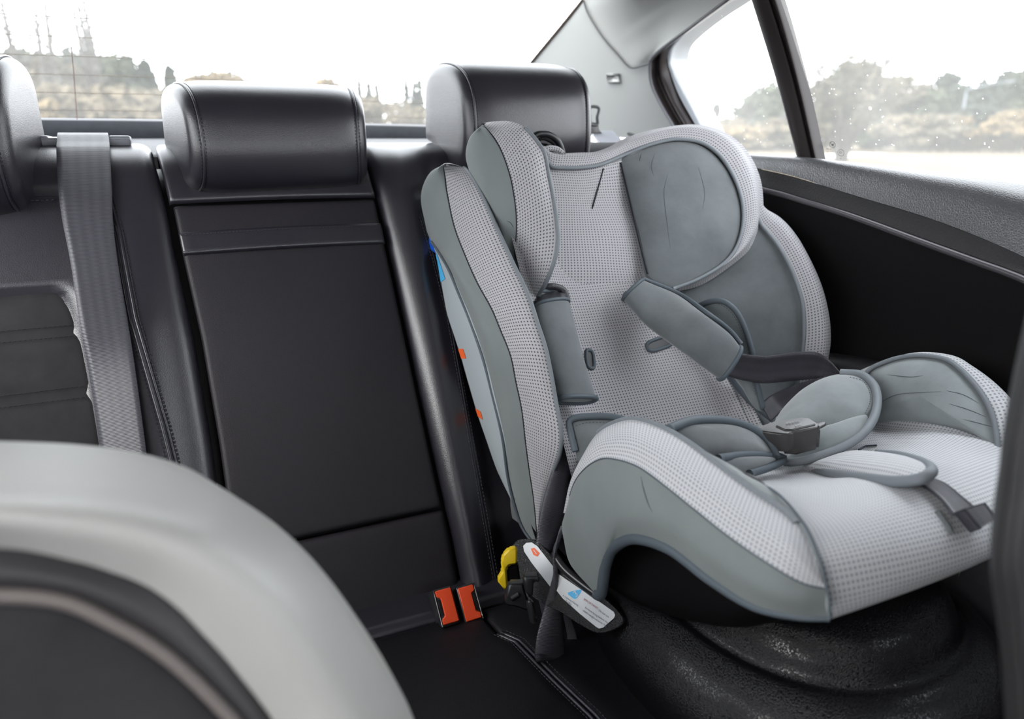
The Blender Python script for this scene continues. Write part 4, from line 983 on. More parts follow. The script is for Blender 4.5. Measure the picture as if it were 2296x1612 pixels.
# far harness webbing: out of the pad, to the hip side, and back under the hip pad
u1 = [(1640, 800), (1657, 792), (1691, 797), (1725, 798), (1759, 793), (1793, 789), (1831, 790), (1858, 806), (1884, 836)]
d1 = [(1622, 838), (1640, 846), (1668, 853), (1708, 859), (1745, 857), (1783, 853), (1822, 849), (1856, 846), (1882, 840)]
strap('harness_strap', XP([.645, .655, .675, .695, .715, .735, .752, .765, .768], u1), XP([.632, .645, .665, .69, .712, .735, .755, .768, .772], d1), M['web_dark'], CS, .0016, 60, 9, .002)
strap('harness_strap', XP([.765, .75, .735, .72, .70], [(1880, 838), (1828, 850), (1776, 866), (1730, 886), (1705, 905)]), XP([.768, .755, .735, .72, .695], [(1884, 842), (1850, 852), (1800, 880), (1756, 920), (1728, 946)]), M['web_dark'], CS, .0016, 40, 9)
# buckle
bk_ = XP([.615, .595, .565, .60], [(1800, 933), (1690, 962), (1755, 985), (1845, 950)])
tl, tr_, br_, bl_ = (XP(a, [p])[0] for a, p in ((.585, (1738, 945)), (.628, (1802, 934)), (.618, (1836, 950)), (.572, (1772, 969))))
bc_ = (tl+tr_+br_+bl_)/4
fwd_ = (bl_+br_-tl-tr_); fwd_ /= np.linalg.norm(fwd_); side_ = (tr_+br_-tl-bl_); side_ -= fwd_*np.dot(side_, fwd_); side_ /= np.linalg.norm(side_); nb_ = np.cross(fwd_, side_); nb_ *= np.sign(nb_[2])
PBk = plane3(XP(.598, [(1735, 950)])[0], XP(.640, [(1830, 940)])[0], XP(.592, [(1775, 985)])[0])
PBk.o = PBk.o+PBk.n*.016; nu_ = PBk.n
top = PBk.at([(1690, 965), (1700, 955), (1738, 942), (1795, 934), (1815, 936), (1838, 950), (1836, 958), (1778, 969), (1768, 974), (1745, 972)])
hb_ = prism('harness_buckle', top, nu_, .024, M['buckle'], CS, .0018)
body2 = PBk.at([(1750, 962), (1835, 947), (1841, 957), (1838, 966), (1790, 978), (1756, 976)], -.006)
prism('buckle_body', body2, nu_, .026, M['buckle'], hb_, .003)
prism('release_tab', PBk.at([(1790, 962), (1840, 944), (1852, 945), (1852, 950), (1840, 956), (1795, 972)], -.0045), nu_, .004, M['buckle'], hb_, .001)
prism('top_plate', PBk.at([(1738, 953), (1795, 938), (1812, 940), (1830, 950), (1776, 963), (1760, 963)], .0018), nu_, .003, M['buckle'], hb_, .001)
exb = PBk.at([(1800, 945)])[0]-PBk.at([(1760, 955)])[0]; exb /= np.linalg.norm(exb); eyb = np.cross(nu_, exb); cb = PBk.at([(1783, 950)], .0032)[0]
pr = []
for s_, sz, x_, y_ in (('PRESS', .0062, 0, .0045), ('to', .003, -.009, -.001), ('R44', .0045, .002, -.0025)):
    v, f = text_mesh(s_, sz); pr.append((place2d(v, 1, x_, y_), f))
V, Fc = merge(pr); me = bpy.data.meshes.new('buckle_lettering'); me.from_pydata([list(cb+exb*p[0]+eyb*p[1]) for p in V], [], Fc); link(me, 'buckle_lettering', m_plain('raised_letters', (.12, .115, .115), .35), hb_)
tng = prism('buckle_tongue', PBk.at([(1683, 962), (1700, 950), (1712, 952), (1705, 968), (1690, 972)], -.004), nu_, .005, M['clamp'], hb_, .001)
# crotch flap (leaf-shaped, dotted) with binding underneath
bpy.context.view_layer.update()
fl = [(1800, 1045), (1850, 1025), (1905, 1011), (1960, 1012), (2020, 1020), (2060, 1033), (2080, 1045), (2082, 1056), (2060, 1066), (2010, 1068), (1950, 1062), (1880, 1054)]
def onseat(pts, lift):
    h_, n_ = hit([sc_], pts, 0.0); out = []
    lf = lerp_list(lift, len(pts))
    for a, b, l_ in zip(h_, n_, lf):
        out.append(a+np.array([0, -.02, 1])*l_ if a is not None else None)
    return np.array([o for o in out if o is not None])
PFl = plane3(onseat([(1800, 1047)], .004)[0], onseat([(2075, 1072)], .024)[0], onseat([(1950, 1010)], .020)[0])
flap = pad('crotch_flap', PFl.at(fl), M['mesh2'], CS, bulge=.006, thick=.010, pw=3)
tube('flap_binding', PFl.at([(1806, 1047), (1840, 1057), (1880, 1065), (1950, 1075), (2010, 1080), (2060, 1075), (2086, 1062), (2087, 1050), (2066, 1036), (2022, 1022), (1965, 1012)], [-.003, -.004, -.004, -.004, -.004, -.003, -.003, -.004, -.005, -.006]), [.002, .004, .0052, .0055, .0055, .005, .0048, .0044, .004, .002], M['piping'], flap, 10)
tube('flap_slit', onseat([(1925, 1012), (1940, 1004), (1965, 1002)], .002), .0012, M['piping_dark'], CS, 6)
# adjuster strap hanging over the front of the seat
def seatpath(pxs, lift): return onseat(pxs, lift)
sa = seatpath([(2045, 1086), (2075, 1110), (2105, 1140), (2130, 1180)], [.003, .006, .008, .010]); sb_ = seatpath([(2085, 1078), (2118, 1100), (2150, 1132), (2182, 1165)], [.003, .006, .008, .010])
strap('adjuster_strap', sa, sb_, M['web'], CS, .002, 30, 7)
se_ = [seatpath([(2130, 1178), (2167, 1226)], [.011, .012]), seatpath([(2180, 1163), (2203, 1200)], [.011, .012])]
boxc = (se_[0].mean(0)+se_[1].mean(0))/2; axu = se_[0][1]-se_[0][0]; axv = se_[1][0]-se_[0][0]; axn = np.cross(axu, axv)
strap('strap_end_fold', se_[0]+(0, -.004, .004), se_[1]+(0, -.004, .004), M['web'], CS, .009, 16, 7)
slit = seatpath([(2100, 1150), (2125, 1185), (2132, 1200)], [.0015]*3)
tube('strap_slot', slit, .0018, M['gsuede'], CS, 8)  # dark bead painted for the shadow in the slot beside the strap

# ---- black under-shell and base
us = []
for y, z0_, z1_, xi_ in ((.74, .60, .69, .405), (.66, .60, .72, .400), (.58, .61, .735, .398), (.50, .64, .735, .398), (.42, .68, .755, .40), (.385, .71, .752, .415)):
    xo = MX-xi_; m_ = (z0_+z1_)/2
    us.append([(xi_, y, m_+.015), (xi_+.005, y, z0_+.012), (xi_+.05, y, z0_-.0), (.59, y, z0_-.01), (xo-.05, y, z0_), (xo-.005, y, z0_+.012), (xo, y, m_+.015), (xo-.02, y, z1_), (.59, y, z1_-.02), (xi_+.02, y, z1_)])
US = np.array([cr(np.array(u), 60, closed=True) for u in us]); USg = np.array([cr(US[:, i], 40) for i in range(60)]).transpose(1, 0, 2)
grid('under_shell', USg, M['shellm'], CS, cu=True, capu=True)
# round rocking base: stacked rounded rings
bx, by = .595, .535
def ringb(ax_, ay_, z, dx=0, dy=0, n=84, e=2.3):
    t = np.linspace(0, 2*math.pi, n, endpoint=False); c, s = np.cos(t), np.sin(t)
    return np.stack([bx+dx+ax_*np.sign(c)*abs(c)**(2/e), by+dy+ay_*np.sign(s)*abs(s)**(2/e), np.full(n, z)], axis=-1)
br = [ringb(.175, .20, .512), ringb(.194, .225, .517), ringb(.200, .234, .532), ringb(.202, .236, .556), ringb(.197, .230, .582), ringb(.182, .214, .604), ringb(.162, .192, .616), ringb(.152, .180, .618), ringb(.148, .175, .624), ringb(.142, .166, .640), ringb(.128, .148, .655), ringb(.09, .10, .665)]
BRg = np.array([cr(np.array(br)[:, i], 70) for i in range(84)]).transpose(1, 0, 2)
base = grid('base', BRg, M['shell'], CS, cu=True, capu=True)
# rear leg of the base with the recline rail, carrying the stickers on its flank
leg_l = [YP(.80, [(1152, 1228)])[0]]
lg = []
PSt = Plane(XP(.372, [(1300, 1345)])[0], (-.75, -.45, .48))
fl0 = [(1172, 1208), (1150, 1222), (1158, 1262), (1165, 1300), (1185, 1330), (1215, 1352), (1262, 1375), (1300, 1400), (1345, 1420), (1395, 1400), (1385, 1370), (1340, 1330), (1290, 1292), (1240, 1250), (1205, 1215)]
lgm = pad('base_flank', PSt.at(fl0, -.0005), M['shell'], CS, bulge=.0, thick=.05, pw=3)
def on_flank(P2, org, ux, uy, sc, lift=.0012):
    """P2 in label millimetres -> flank plane"""
    o = PSt.at([org])[0]; a = PSt.at([ux])[0]-o; a /= np.linalg.norm(a); b = np.cross(PSt.n, a); 
    tgt = PSt.at([uy])[0]-o
    if np.dot(b, tgt) < 0: b = -b
    return [o+a*p[0]*sc+b*p[1]*sc+PSt.n*lift for p in P2], a, b
lab_px = [(1247, 1283), (1262, 1342), (1300, 1376), (1336, 1406), (1343, 1409), (1352, 1406), (1377, 1384), (1379, 1376), (1372, 1368), (1355, 1355), (1300, 1318), (1268, 1296)]
lab = prism('base_sticker', PSt.at([(1238, 1290), (1243, 1318), (1262, 1342), (1300, 1376), (1336, 1405), (1343, 1409), (1352, 1407), (1376, 1386), (1379, 1379), (1376, 1372), (1355, 1357), (1300, 1320), (1268, 1298), (1244, 1282)], .0008), PSt.n, .0008, M['sticker_w'], CS, 0); lab['label'] = 'white label with a blue triangle and the number 3'
lab2 = prism('base_sticker', PSt.at([(1180, 1217), (1173, 1224), (1175, 1236), (1192, 1262), (1245, 1330), (1260, 1300), (1240, 1270), (1205, 1225), (1192, 1216)], .0008), PSt.n, .0008, M['sticker_w'], CS, 0); lab2['label'] = 'white label with an orange number tag'
def flat(nm, pts, mat, par, lift=.0011):
    me = bpy.data.meshes.new(nm); me.from_pydata([list(p) for p in PSt.at(pts, lift)], [], [list(range(len(pts)))]); return link(me, nm, mat, par)
flat('blue_triangle', [(1273, 1329), (1280, 1326), (1300, 1322), (1304, 1323), (1303, 1327), (1293, 1341), (1289, 1343), (1284, 1341), (1274, 1333)], M['cyan'], lab)
flat('orange_tag', [(1190, 1230), (1198, 1228), (1210, 1240), (1205, 1248), (1196, 1244)], M['orange'], lab2)
def px_text(nm, txt, org, xdir, ydir, size, mat, par, lift=.0014):
    """lettering lying on the label; org is its middle, xdir/ydir point along and up the line in the photo"""
    v, f = text_mesh(txt, 1.0); o = PSt.at([org], lift)[0]; a = PSt.at([(org[0]+xdir[0], org[1]+xdir[1])], lift)[0]-o; b = PSt.at([(org[0]+ydir[0], org[1]+ydir[1])], lift)[0]-o
    a /= np.linalg.norm(a); b = b-a*np.dot(a, b); b /= np.linalg.norm(b)
    me = bpy.data.meshes.new(nm); me.from_pydata([list(o+a*p[0]*size+b*p[1]*size) for p in v], [], f); return link(me, nm, mat, par)
px_text('numeral', '3', (1291, 1332), (10, -9), (-8, -9), .0095, M['sticker_w'], lab)
xd, yd = (34, 23), (10, -14)
px_text('fine_print', 'A rearward facing', (1279, 1346), xd, yd, .0030, M['ink'], lab); px_text('fine_print', '0-18kg', (1275, 1351), xd, yd, .0030, M['ink'], lab)
px_text('fine_print', 'IMPORTANT:', (1325, 1354), xd, yd, .0034, M['inkred'], lab)
px_text('fine_print', 'Do not use', (1354, 1376), xd, yd, .0030, M['ink'], lab)
px_text('fine_print', 'forward facing before the', (1337, 1379), xd, yd, .0030, M['ink'], lab); px_text('fine_print', "child's weight exceeds 9kg", (1333, 1386), xd, yd, .0030, M['ink'], lab)
px_text('numeral', '1', (1200, 1238), (10, -9), (-8, -9), .009, M['sticker_w'], lab2)
# tail of the rear shell rim just above the label
tube('recline_rail', PSt.at([(1240, 1240), (1265, 1275), (1300, 1305), (1340, 1335)], .004), .0055, M['clamp'], CS, 8)
# yellow belt hook and black belt clamp
PYl = Plane((0, .745, .6), (-.35, -.9, .25))
yh = [(1160, 1228), (1141, 1231), (1127, 1246), (1123, 1263), (1126, 1282), (1114, 1302), (1125, 1316), (1135, 1328), (1139, 1313), (1136, 1276), (1142, 1268), (1160, 1266)]
yb = prism('belt_hook', PYl.at(yh), PYl.n, .012, M['yellow'], CS, .002); yb['label'] = 'yellow plastic belt hook'
prism('hook_backing', PYl.at([(1137, 1276), (1143, 1268), (1162, 1264), (1170, 1320), (1150, 1350), (1138, 1320)], -.004), PYl.n, .02, M['shellm'], CS, .002)
PCl = Plane((0, .67, .6), (-.35, -.9, .25))
cl1 = prism('belt_clamp', PCl.at([(1142, 1310), (1174, 1309), (1176, 1322), (1184, 1345), (1200, 1360), (1190, 1374), (1160, 1362), (1134, 1358), (1133, 1340)]), PCl.n, .016, M['clamp'], CS, .002)
prism('clamp_jaw', PCl.at([(1176, 1293), (1209, 1292), (1212, 1306), (1197, 1304), (1195, 1340), (1178, 1330), (1174, 1308)], .008), PCl.n, .016, M['clamp'], cl1, .0015)
prism('clamp_lever', PCl.at([(1180, 1346), (1196, 1348), (1203, 1374), (1202, 1390), (1207, 1398), (1200, 1404), (1190, 1402), (1183, 1370)], .010), PCl.n, .008, M['clamp'], cl1, .002)
tube('clamp_pin', PCl.at([(1146, 1343), (1164, 1332)], .002), .003, M['blackpl'], cl1, 8)

# ---- the car's belt threaded through the child seat
vb = empty('seat_belt', YP(.66, [(1240, 1200)])[0], 'dark seat belt threaded through the side of the child seat and looped on the cushion', 'seat belt')
va = YP([.76, .75, .735, .72, .705, .695, .688, .68, .675], [(1287, 898), (1277, 930), (1262, 965), (1249, 1023), (1222, 1108), (1211, 1160), (1199, 1235), (1192, 1287), (1188, 1308)])
vb_ = YP([.76, .75, .735, .72, .70, .69, .682, .675, .67], [(1292, 896), (1284, 935), (1281, 975), (1280, 1040), (1272, 1125), (1261, 1188), (1239, 1228), (1234, 1280), (1232, 1310)])
strap('webbing', va, vb_, M['web'], vb, .0016, 60, 9, .003)
w1a = YP([.668, .662, .655, .65, .645, .64, .636], [(1262, 1186), (1240, 1230), (1243, 1272), (1234, 1313), (1215, 1384), (1204, 1428), (1199, 1474)]); w1b = YP([.664, .658, .650, .645, .64, .636, .632], [(1268, 1180), (1250, 1236), (1251, 1272), (1254, 1320), (1261, 1384), (1266, 1440), (1268, 1478)])
strap('belt_loop', w1a, w1b, M['web'], vb, .0016, 50, 9, .004)
w2a = YP([.664, .66, .655, .65], [(1262, 1330), (1264, 1380), (1272, 1430), (1270, 1476)]); w2b = YP([.66, .656, .65, .646], [(1264, 1326), (1278, 1380), (1294, 1430), (1292, 1474)])
strap('belt_loop', w2a, w2b, M['web_dark'], vb, .0016, 40, 9)
strap('loop_fold', YP([.632, .630, .640], [(1200, 1466), (1202, 1482), (1212, 1486)]), YP([.632, .630, .645], [(1290, 1470), (1290, 1482), (1285, 1486)]), M['web_dark'], vb, .0016, 16, 7)
strap('belt_tail', YP([.69, .685, .68, .678], [(1197, 1310), (1207, 1340), (1216, 1380), (1222, 1400)]), YP([.68, .676, .672, .67], [(1206, 1308), (1228, 1345), (1240, 1385), (1240, 1400)]), M['web_dark'], vb, .0016, 20, 7)

# dark threads laid on the covers as painted crease shade
bpy.context.view_layer.update()
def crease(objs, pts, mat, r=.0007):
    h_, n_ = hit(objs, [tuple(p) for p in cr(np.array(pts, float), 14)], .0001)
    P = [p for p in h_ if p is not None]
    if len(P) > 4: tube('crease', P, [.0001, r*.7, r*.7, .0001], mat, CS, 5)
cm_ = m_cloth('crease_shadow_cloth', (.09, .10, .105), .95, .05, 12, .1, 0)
bside = [o for o in COL.objects if o.name.startswith('bolster_side')]
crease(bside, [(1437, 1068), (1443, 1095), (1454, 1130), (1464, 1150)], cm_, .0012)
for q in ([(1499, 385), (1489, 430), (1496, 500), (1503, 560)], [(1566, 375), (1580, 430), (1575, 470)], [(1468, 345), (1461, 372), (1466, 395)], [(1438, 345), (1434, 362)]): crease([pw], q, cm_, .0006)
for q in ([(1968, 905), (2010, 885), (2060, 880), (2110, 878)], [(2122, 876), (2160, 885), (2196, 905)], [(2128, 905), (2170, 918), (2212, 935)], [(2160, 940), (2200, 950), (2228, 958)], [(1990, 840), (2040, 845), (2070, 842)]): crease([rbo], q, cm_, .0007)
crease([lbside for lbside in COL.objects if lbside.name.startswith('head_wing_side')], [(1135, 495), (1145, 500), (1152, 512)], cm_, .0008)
# ================================================================ FRONT SEATS (blurred, near the lens)
PF = Plane((0, .33, .95), (0, -1, .28))
def front_seat(label, loc): return empty('front_seat', loc, label, 'car seat')
fs = front_seat('light grey front seat shoulder with dark centre, blurred in the lower left corner', (-.25, .35, .3))
sil = [(-1500, 1500), (-1100, 1200), (-700, 1105), (-300, 1083), (0, 1081), (207, 1089), (372, 1112), (496, 1149), (579, 1195), (662, 1249), (745, 1331), (827, 1443), (890, 1546), (935, 1640), (985, 1800), (1020, 2050), (1040, 2600)]
inn = [(-1200, 1700), (-900, 1430), (-600, 1290), (-300, 1235), (0, 1228), (165, 1257), (250, 1282), (331, 1315), (400, 1365), (455, 1422), (500, 1470), (538, 1517), (580, 1570), (625, 1640), (690, 1800), (730, 2050), (740, 2600)]
pip = [(-1150, 1800), (-850, 1520), (-600, 1400), (-300, 1338), (0, 1331), (124, 1340), (190, 1360), (248, 1389), (315, 1425), (372, 1464), (415, 1500), (455, 1538), (500, 1585), (545, 1640), (610, 1800), (640, 2050), (650, 2600)]
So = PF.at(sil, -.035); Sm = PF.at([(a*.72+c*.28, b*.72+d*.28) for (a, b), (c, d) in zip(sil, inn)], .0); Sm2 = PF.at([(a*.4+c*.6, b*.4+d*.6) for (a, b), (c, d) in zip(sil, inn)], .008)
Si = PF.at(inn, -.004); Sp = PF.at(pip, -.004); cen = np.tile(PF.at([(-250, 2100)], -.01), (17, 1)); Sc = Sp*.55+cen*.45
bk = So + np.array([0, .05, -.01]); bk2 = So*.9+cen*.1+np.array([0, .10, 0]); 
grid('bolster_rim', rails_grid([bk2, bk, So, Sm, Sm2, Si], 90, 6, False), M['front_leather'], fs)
grid('dark_border', rails_grid([Si+(0, .002, 0), (Si+Sp)/2+PF.n*.004, Sp], 90, 4, False), M['front_dark'], fs)
grid('front_panel', rails_grid([Sp+(0, .001, 0), Sp*.8+Sc*.2+PF.n*.004, Sc, cen], 90, 5, False), M['suede'], fs)
tube('seat_piping', Sp+PF.n*.003, .0032, m_plain('taupe_piping', (.13, .11, .105), .6), fs, 8)
def seat_body(e, x0, x1, y0, z1):  # unseen seat backs and headrests, added to block low windscreen light
    boxm('seat_back_body', ((x0+x1)/2, y0+.06, (z1+.25)/2), ((1, 0, 0), (0, 1, .28), (0, -.28, 1)), ((x1-x0)/2, .045, (z1-.25)/2), M['front_dark'], e, .04)
    boxm('headrest', ((x0+x1)/2, y0+.03, z1+.15), ((1, 0, 0), (0, 1, .2), (0, -.2, 1)), (.12, .045, .10), M['front_dark'], e, .035)
seat_body(fs, -.50, -.05, .42, .80)
fs2 = front_seat('dark edge of the other front seat, a blurred upright strip at the right border', (.50, .25, .3))
PG = Plane((0, .255, .9), (-.25, -1, .2))
se = [(2340, 640), (2318, 700), (2300, 770), (2279, 863), (2267, 923), (2251, 1012), (2239, 1113), (2227, 1194), (2221, 1274), (2227, 1330), (2235, 1385), (2247, 1503), (2254, 1612), (2262, 1750), (2270, 2000)]
e0 = PG.at(se, 0); e1 = PG.at([(x+22, y) for x, y in se], .012); e2 = PG.at([(x+75, y) for x, y in se], .018); e3 = PG.at([(x+400, y) for x, y in se], .01); e3b = e3+np.array([.25, .02, 0]); e4 = e0+np.array([.05, .03, 0]); e5 = e0+np.array([.16, .08, 0])
grid('backrest', rails_grid([e5, e4, e0, e1, e2, e3, e3b], 50, 5), m_leather('grey_black_leather', (.014, .013, .0135), .6, 420, .1), fs2)
tube('seat_piping', PG.at([(x+55, y) for x, y in se], .0185), .0015, M['front_dark'], fs2, 6)

seat_body(fs2, .56, .90, .03, .95)
# ================================================================ OUTSIDE
GZ = -.25
gm = m_cloth('dry_grass', (.062, .044, .024), 1, .12, .35, .0, 0)
gr0 = grid('ground', np.array([[(x, y, GZ+.0*x) for x in np.linspace(-250, 350, 30)] for y in np.linspace(-120, 330, 24)]), gm); struct(gr0)
road = grid('road', np.array([[(x, y, GZ+.02) for x, y in r] for r in (((3, -30), (3, 12), (3.2, 14)), ((30, -30), (30, 12), (26, 18)), ((60, -30), (60, 14), (50, 24)))]), m_plain('pale_gravel_path', (.40, .39, .37), .9)); struct(road)
rd2 = grid('road', np.array([[(4, 20, GZ+.02), (6, 24, GZ+.02)], [(60, 48, GZ+.02), (62, 54, GZ+.02)]]), bpy.data.materials['pale_gravel_path']); struct(rd2)
rnd_ = random.Random(5)
leafmat = {k: m_cloth('foliage_'+k, c, .9, .25, .5, 0, 0) for k, c in dict(dark=(.020, .027, .020), green=(.032, .038, .022), tan=(.078, .063, .041), orange=(.105, .076, .040), grey=(.045, .045, .038), pale=(.070, .060, .042)).items()}
bark = m_cloth('pale_bark', (.055, .05, .045), .9, .2, 3, 0, 0); birch = m_cloth('birch_bark', (.30, .29, .26), .9, .2, 3, 0, 0)
def leaves(blobs, n, size, rn):
    V, Fc = [], []
    for _ in range(n):
        c, r = rn.choice(blobs)
        d = Vector((rn.gauss(0, 1), rn.gauss(0, 1), rn.gauss(0, 1))); d.normalize(); k = rn.random()**.4
        p = Vector(c)+Vector((d.x*r[0], d.y*r[1], d.z*r[2]))*k; s = size*rn.uniform(.6, 1.4)
        a = Vector((rn.gauss(0, 1), rn.gauss(0, 1), rn.gauss(0, 1))).normalized()*s; b_ = a.orthogonal().normalized()*s*rn.uniform(.4, .9)
        b = len(V); V += [p-a, p+b_, p+a, p-b_]; Fc.append([b, b+1, b+2, b+3])
    return V, Fc
def limb(P, r): return tube_pts(cr(np.array(P), 10), r, 6)
def tree(name, label, az_px, dist, top_px, width, kind, leaf, n=1500, size=.35, bare=False, group='trees beyond the car park', trunk_mat=None, base_py=None, conifer=False, seed=0):
    rn = random.Random(seed*7+3); d = ray(az_px, 306); d = d/math.hypot(d[0], d[1]); base = np.array([d[0]*dist, d[1]*dist, GZ])
    dt = ray(az_px, top_px); H_ = CAM[2]+dist*dt[2]/math.hypot(dt[0], dt[1])-GZ
    e = empty(name, base, label, 'tree', group)
    w = width
    G = [limb([base, base+(rn.uniform(-.2, .2), 0, H_*.45), base+(rn.uniform(-.3, .3), rn.uniform(-.3, .3), H_*(.97 if bare or conifer else .75))], [.10+H_*.012, .06+H_*.006, .03] if not bare else [.26, .20, .10])]
    nb_ = 9 if bare else 6
    for k in range(nb_):
        t = .35+.55*k/nb_; a = rn.uniform(0, 6.28); L_ = w*(.35 if bare else .45)*(1.1-t)
        p0 = base+np.array([0, 0, H_*t]); G.append(limb([p0, p0+(math.cos(a)*L_*.5, math.sin(a)*L_*.5, L_*.5), p0+(math.cos(a)*L_, math.sin(a)*L_, L_*1.2)], [.04+H_*.003, .03, .012] if not bare else [.09, .06, .03]))
    V, Fc = [], []
    for g_ in G:
        b = len(V); n0, n1 = g_.shape[:2]; V += g_.reshape(-1, 3).tolist()
        for j in range(n0-1):
            for i in range(n1): Fc.append([b+j*n1+i, b+j*n1+(i+1) % n1, b+(j+1)*n1+(i+1) % n1, b+(j+1)*n1+i])
    me = bpy.data.meshes.new('trunk'); me.from_pydata(V, [], Fc); smooth(me); link(me, 'trunk', trunk_mat or bark, e)
    bl = []
    if conifer:
        for k in range(9):
            t = .18+.8*k/9; r = w*.5*(1.05-t); bl.append((base+(0, 0, H_*t), (r, r, H_*.07)))
    elif bare:
        for k in range(6): a = rn.uniform(0, 6.28); bl.append((base+(math.cos(a)*w*.2, math.sin(a)*w*.2, H_*rn.uniform(.45, .92)), (w*.25, w*.25, H_*.12)))
    else:
        for k in range(13):
            a = rn.uniform(0, 6.28); t = rn.uniform(.12, .84); q = math.sin(math.pi*min(1, t+.12))**.6*w*.30
            bl.append((base+(math.cos(a)*q, math.sin(a)*q, H_*t), (w*rn.uniform(.18, .28), w*rn.uniform(.18, .28), H_*rn.uniform(.09, .16))))
    V, Fc = leaves(bl, n, size, rn); me = bpy.data.meshes.new('foliage'); me.from_pydata([list(v) for v in V], [], Fc); link(me, 'foliage', leafmat[leaf], e)
    return e
# through the rear window
L_ = [(-40, 60, 70, 8, 'dark', 0), (40, 58, 95, 7, 'grey', 0), (95, 62, 90, 6, 'green', 0), (150, 55, 120, 5, 'tan', 0), (205, 64, 105, 7, 'dark', 0), (260, 60, 108, 6, 'green', 0), (310, 66, 118, 5, 'dark', 1), (345, 68, 128, 5, 'dark', 1), (398, 80, 142, 4.5, 'dark', 1), (20, 45, 190, 6, 'orange', 0), (120, 46, 185, 7, 'tan', 0), (230, 46, 190, 7, 'tan', 0), (330, 50, 195, 6, 'pale', 0), (440, 60, 165, 6, 'orange', 0), (490, 62, 128, 6.5, 'orange', 0), (545, 64, 135, 7, 'tan', 0), (610, 70, 165, 5, 'pale', 0), (735, 75, 168, 5, 'orange', 0), (690, 90, 190, 8, 'pale', 0), (780, 90, 188, 4, 'pale', 0)]
desc = {'dark': 'dark', 'grey': 'grey-brown', 'green': 'dull green', 'tan': 'tan autumn', 'orange': 'orange autumn', 'pale': 'pale brown'}
for i, (px, dist, tp, w, lf, con) in enumerate(L_):
    tree('conifer_tree' if con else 'autumn_tree', f"{desc[lf]} {'conifer' if con else 'leafy tree'} seen through the left of the rear window", px, dist, tp, w, '', lf, 2600, .30, conifer=bool(con), seed=i, group=f'{desc[lf]} trees behind the rear window')
for i, (px, tp) in enumerate([(8, -60), (62, -40), (120, -10), (152, -50), (212, -30), (228, -40), (240, -60)]):
    tree('bare_tree', 'tall thin bare trunk rising above the trees behind the left of the rear window', px, 52, tp, 3.2, '', 'grey', 90, .14, bare=True, seed=40+i, group='bare trunks behind the rear window')
for i, (px, tp, w) in enumerate([(812, 172, 3.5), (832, 176, 4), (850, 182, 3), (915, 168, 3), (932, 178, 3.5), (945, 168, 3.4)]):
    tree('conifer_tree', 'small distant dark conifer between the middle and right headrests', px, 120, tp, w, '', 'dark', 600, .35, conifer=True, seed=60+i, group='distant conifers behind the rear window')
for i, px in enumerate([810, 860, 910, 640, 580]):
    tree('autumn_bush', 'low pale autumn shrub just above the rear window sill', px, 90, 212, 9, '', 'tan', 900, .3, seed=80+i, group='low shrubs behind the rear window')
# through the side windows
R_ = [(1600, 224, 1.2, 'grey', 110), (1640, 262, 7, 'tan', 100), (1690, 200, 7, 'green', 112), (1725, 175, 9, 'green', 115), (1765, 168, 9, 'green', 115), (1830, 160, 10, 'pale', 118), (1890, 130, 9, 'green', 118), (1935, 128, 8, 'grey', 118), (1975, 140, 9, 'green', 118), (2025, 148, 9, 'pale', 120), (2070, 160, 9, 'green', 120), (2110, 150, 8, 'dark', 120), (2160, 188, 8, 'grey', 120), (2195, 170, 8, 'dark', 118), (2245, 148, 9, 'dark', 118), (2285, 142, 9, 'green', 118), (2330, 150, 10, 'green', 118), (2400, 150, 12, 'green', 118),
      (1660, 268, 9, 'orange', 95), (1730, 262, 10, 'tan', 95), (1800, 270, 9, 'pale', 95), (1960, 240, 8, 'green', 100), (2030, 255, 8, 'tan', 95), (2090, 250, 8, 'pale', 95), (2200, 230, 8, 'dark', 100), (2290, 245, 9, 'orange', 95), (2140, 262, 6, 'orange', 95)]
for i, (px, tp, w, lf, dist) in enumerate(R_):
    side = 'quarter' if px < 1780 else 'door'
    tree('autumn_tree', f"{desc[lf]} leafy tree in the tree line beyond the {side} glass on the right", px, dist, tp, w, '', lf, 3200, .46, seed=100+i, group=f'{desc[lf]} trees beyond the {side} glass')
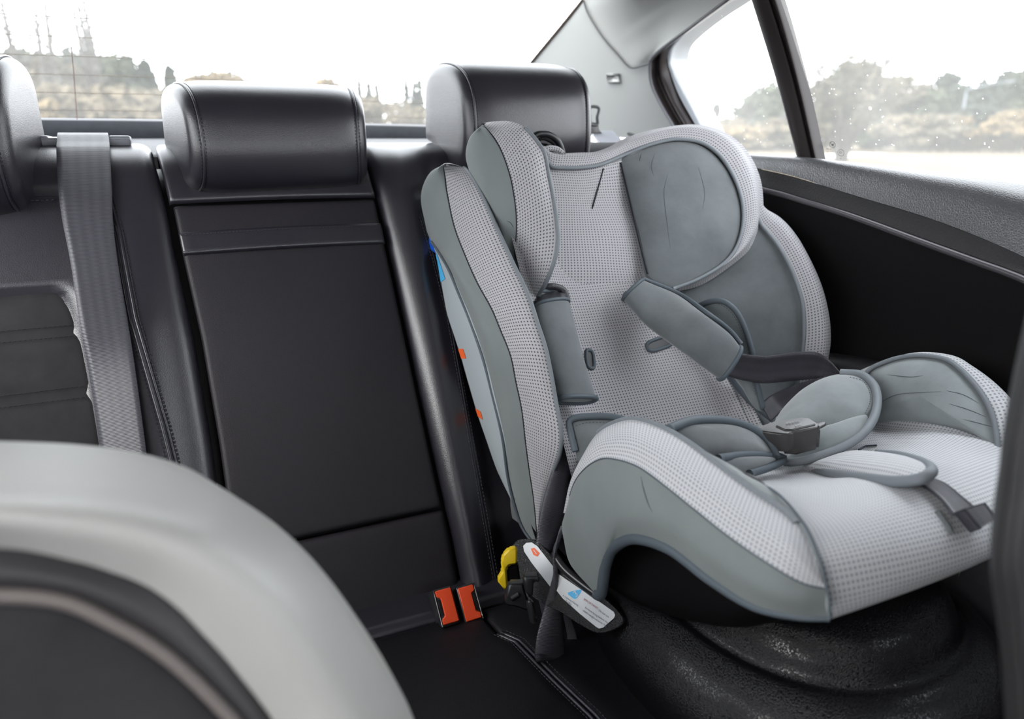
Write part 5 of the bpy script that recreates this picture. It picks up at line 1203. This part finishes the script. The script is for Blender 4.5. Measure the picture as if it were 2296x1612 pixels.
# the wide many-stemmed bush nearer the car
def bush(label, px, base_py, top_py, w):
    rn = random.Random(77); b = ZP(GZ, [(px, base_py)])[0]; dist = math.hypot(b[0], b[1]); dt = ray(px, top_py); H_ = CAM[2]+dist*dt[2]/math.hypot(dt[0], dt[1])-GZ
    e = empty('tall_bush', b, label, 'tree'); V, Fc = [], []; tips = []
    for k in range(34):
        a = rn.uniform(0, 6.28); sp_ = rn.uniform(.1, 1)*w/2; h_ = H_*rn.uniform(.55, 1)*(1-.35*sp_/(w/2)); p2 = b+(math.cos(a)*sp_, math.sin(a)*sp_, h_); p1 = b+(math.cos(a)*sp_*.35, math.sin(a)*sp_*.35, h_*.5)
        g_ = limb([b+(rn.uniform(-.2, .2), rn.uniform(-.2, .2), 0), p1, p2], [.11, .075, .03]); tips.append((p2, p1)); bb = len(V); n0, n1 = g_.shape[:2]; V += g_.reshape(-1, 3).tolist()
        for j in range(n0-1):
            for i in range(n1): Fc.append([bb+j*n1+i, bb+j*n1+(i+1) % n1, bb+(j+1)*n1+(i+1) % n1, bb+(j+1)*n1+i])
    me = bpy.data.meshes.new('stems'); me.from_pydata(V, [], Fc); smooth(me); link(me, 'stems', bark, e)
    bl = []
    for p2, p1 in tips:
        for t in (.35, .7, 1): q = p1*(1-t)+p2*t; bl.append((q, (.30+.2*(1-t), .30+.2*(1-t), .5)))
    V, Fc = leaves(bl, 9000, .11, rn); me = bpy.data.meshes.new('foliage'); me.from_pydata([list(v) for v in V], [], Fc); link(me, 'foliage', leafmat['pale'], e)
bush('tall many-stemmed bush on the grass just behind the window divider bar', 1882, 368, 52, 6.5)
def lamp(label, px, base_py, top_py, arm, dist):
    b = ZP(GZ, [(px, base_py)])[0]; d = ray(px, 306); d = d/math.hypot(d[0], d[1]); b = np.array([d[0]*dist, d[1]*dist, GZ]); dt = ray(px, top_py); H_ = CAM[2]+dist*dt[2]/math.hypot(dt[0], dt[1])-GZ
    e = empty('street_lamp', b, label, 'lamp post'); gp = m_plain('galvanised_pole', (.13, .14, .16), .6)
    tube('pole', [b, b+(0, 0, H_*.5), b+(0, 0, H_)], [.16, .13, .09], gp, e, 8); t_ = b+(0, 0, H_)
    sd = np.array([RT[0], RT[1], 0])
    tube('arm', [t_, t_+sd*arm*.5+(0, 0, .5), t_+sd*arm+(0, 0, .9)], .045, gp, e, 8); boxm('lamp_head', t_+sd*(arm+.3)+(0, 0, .92), (sd, (-sd[1], sd[0], 0), (0, 0, 1)), (.32, .12, .06), gp, e, .03)
lamp('slender pale street lamp with a side arm beyond the right door glass', 2150, 330, 202, 4.5, 100)
lamp('small pale street lamp low beyond the quarter glass', 1745, 330, 268, 1.0, 105)
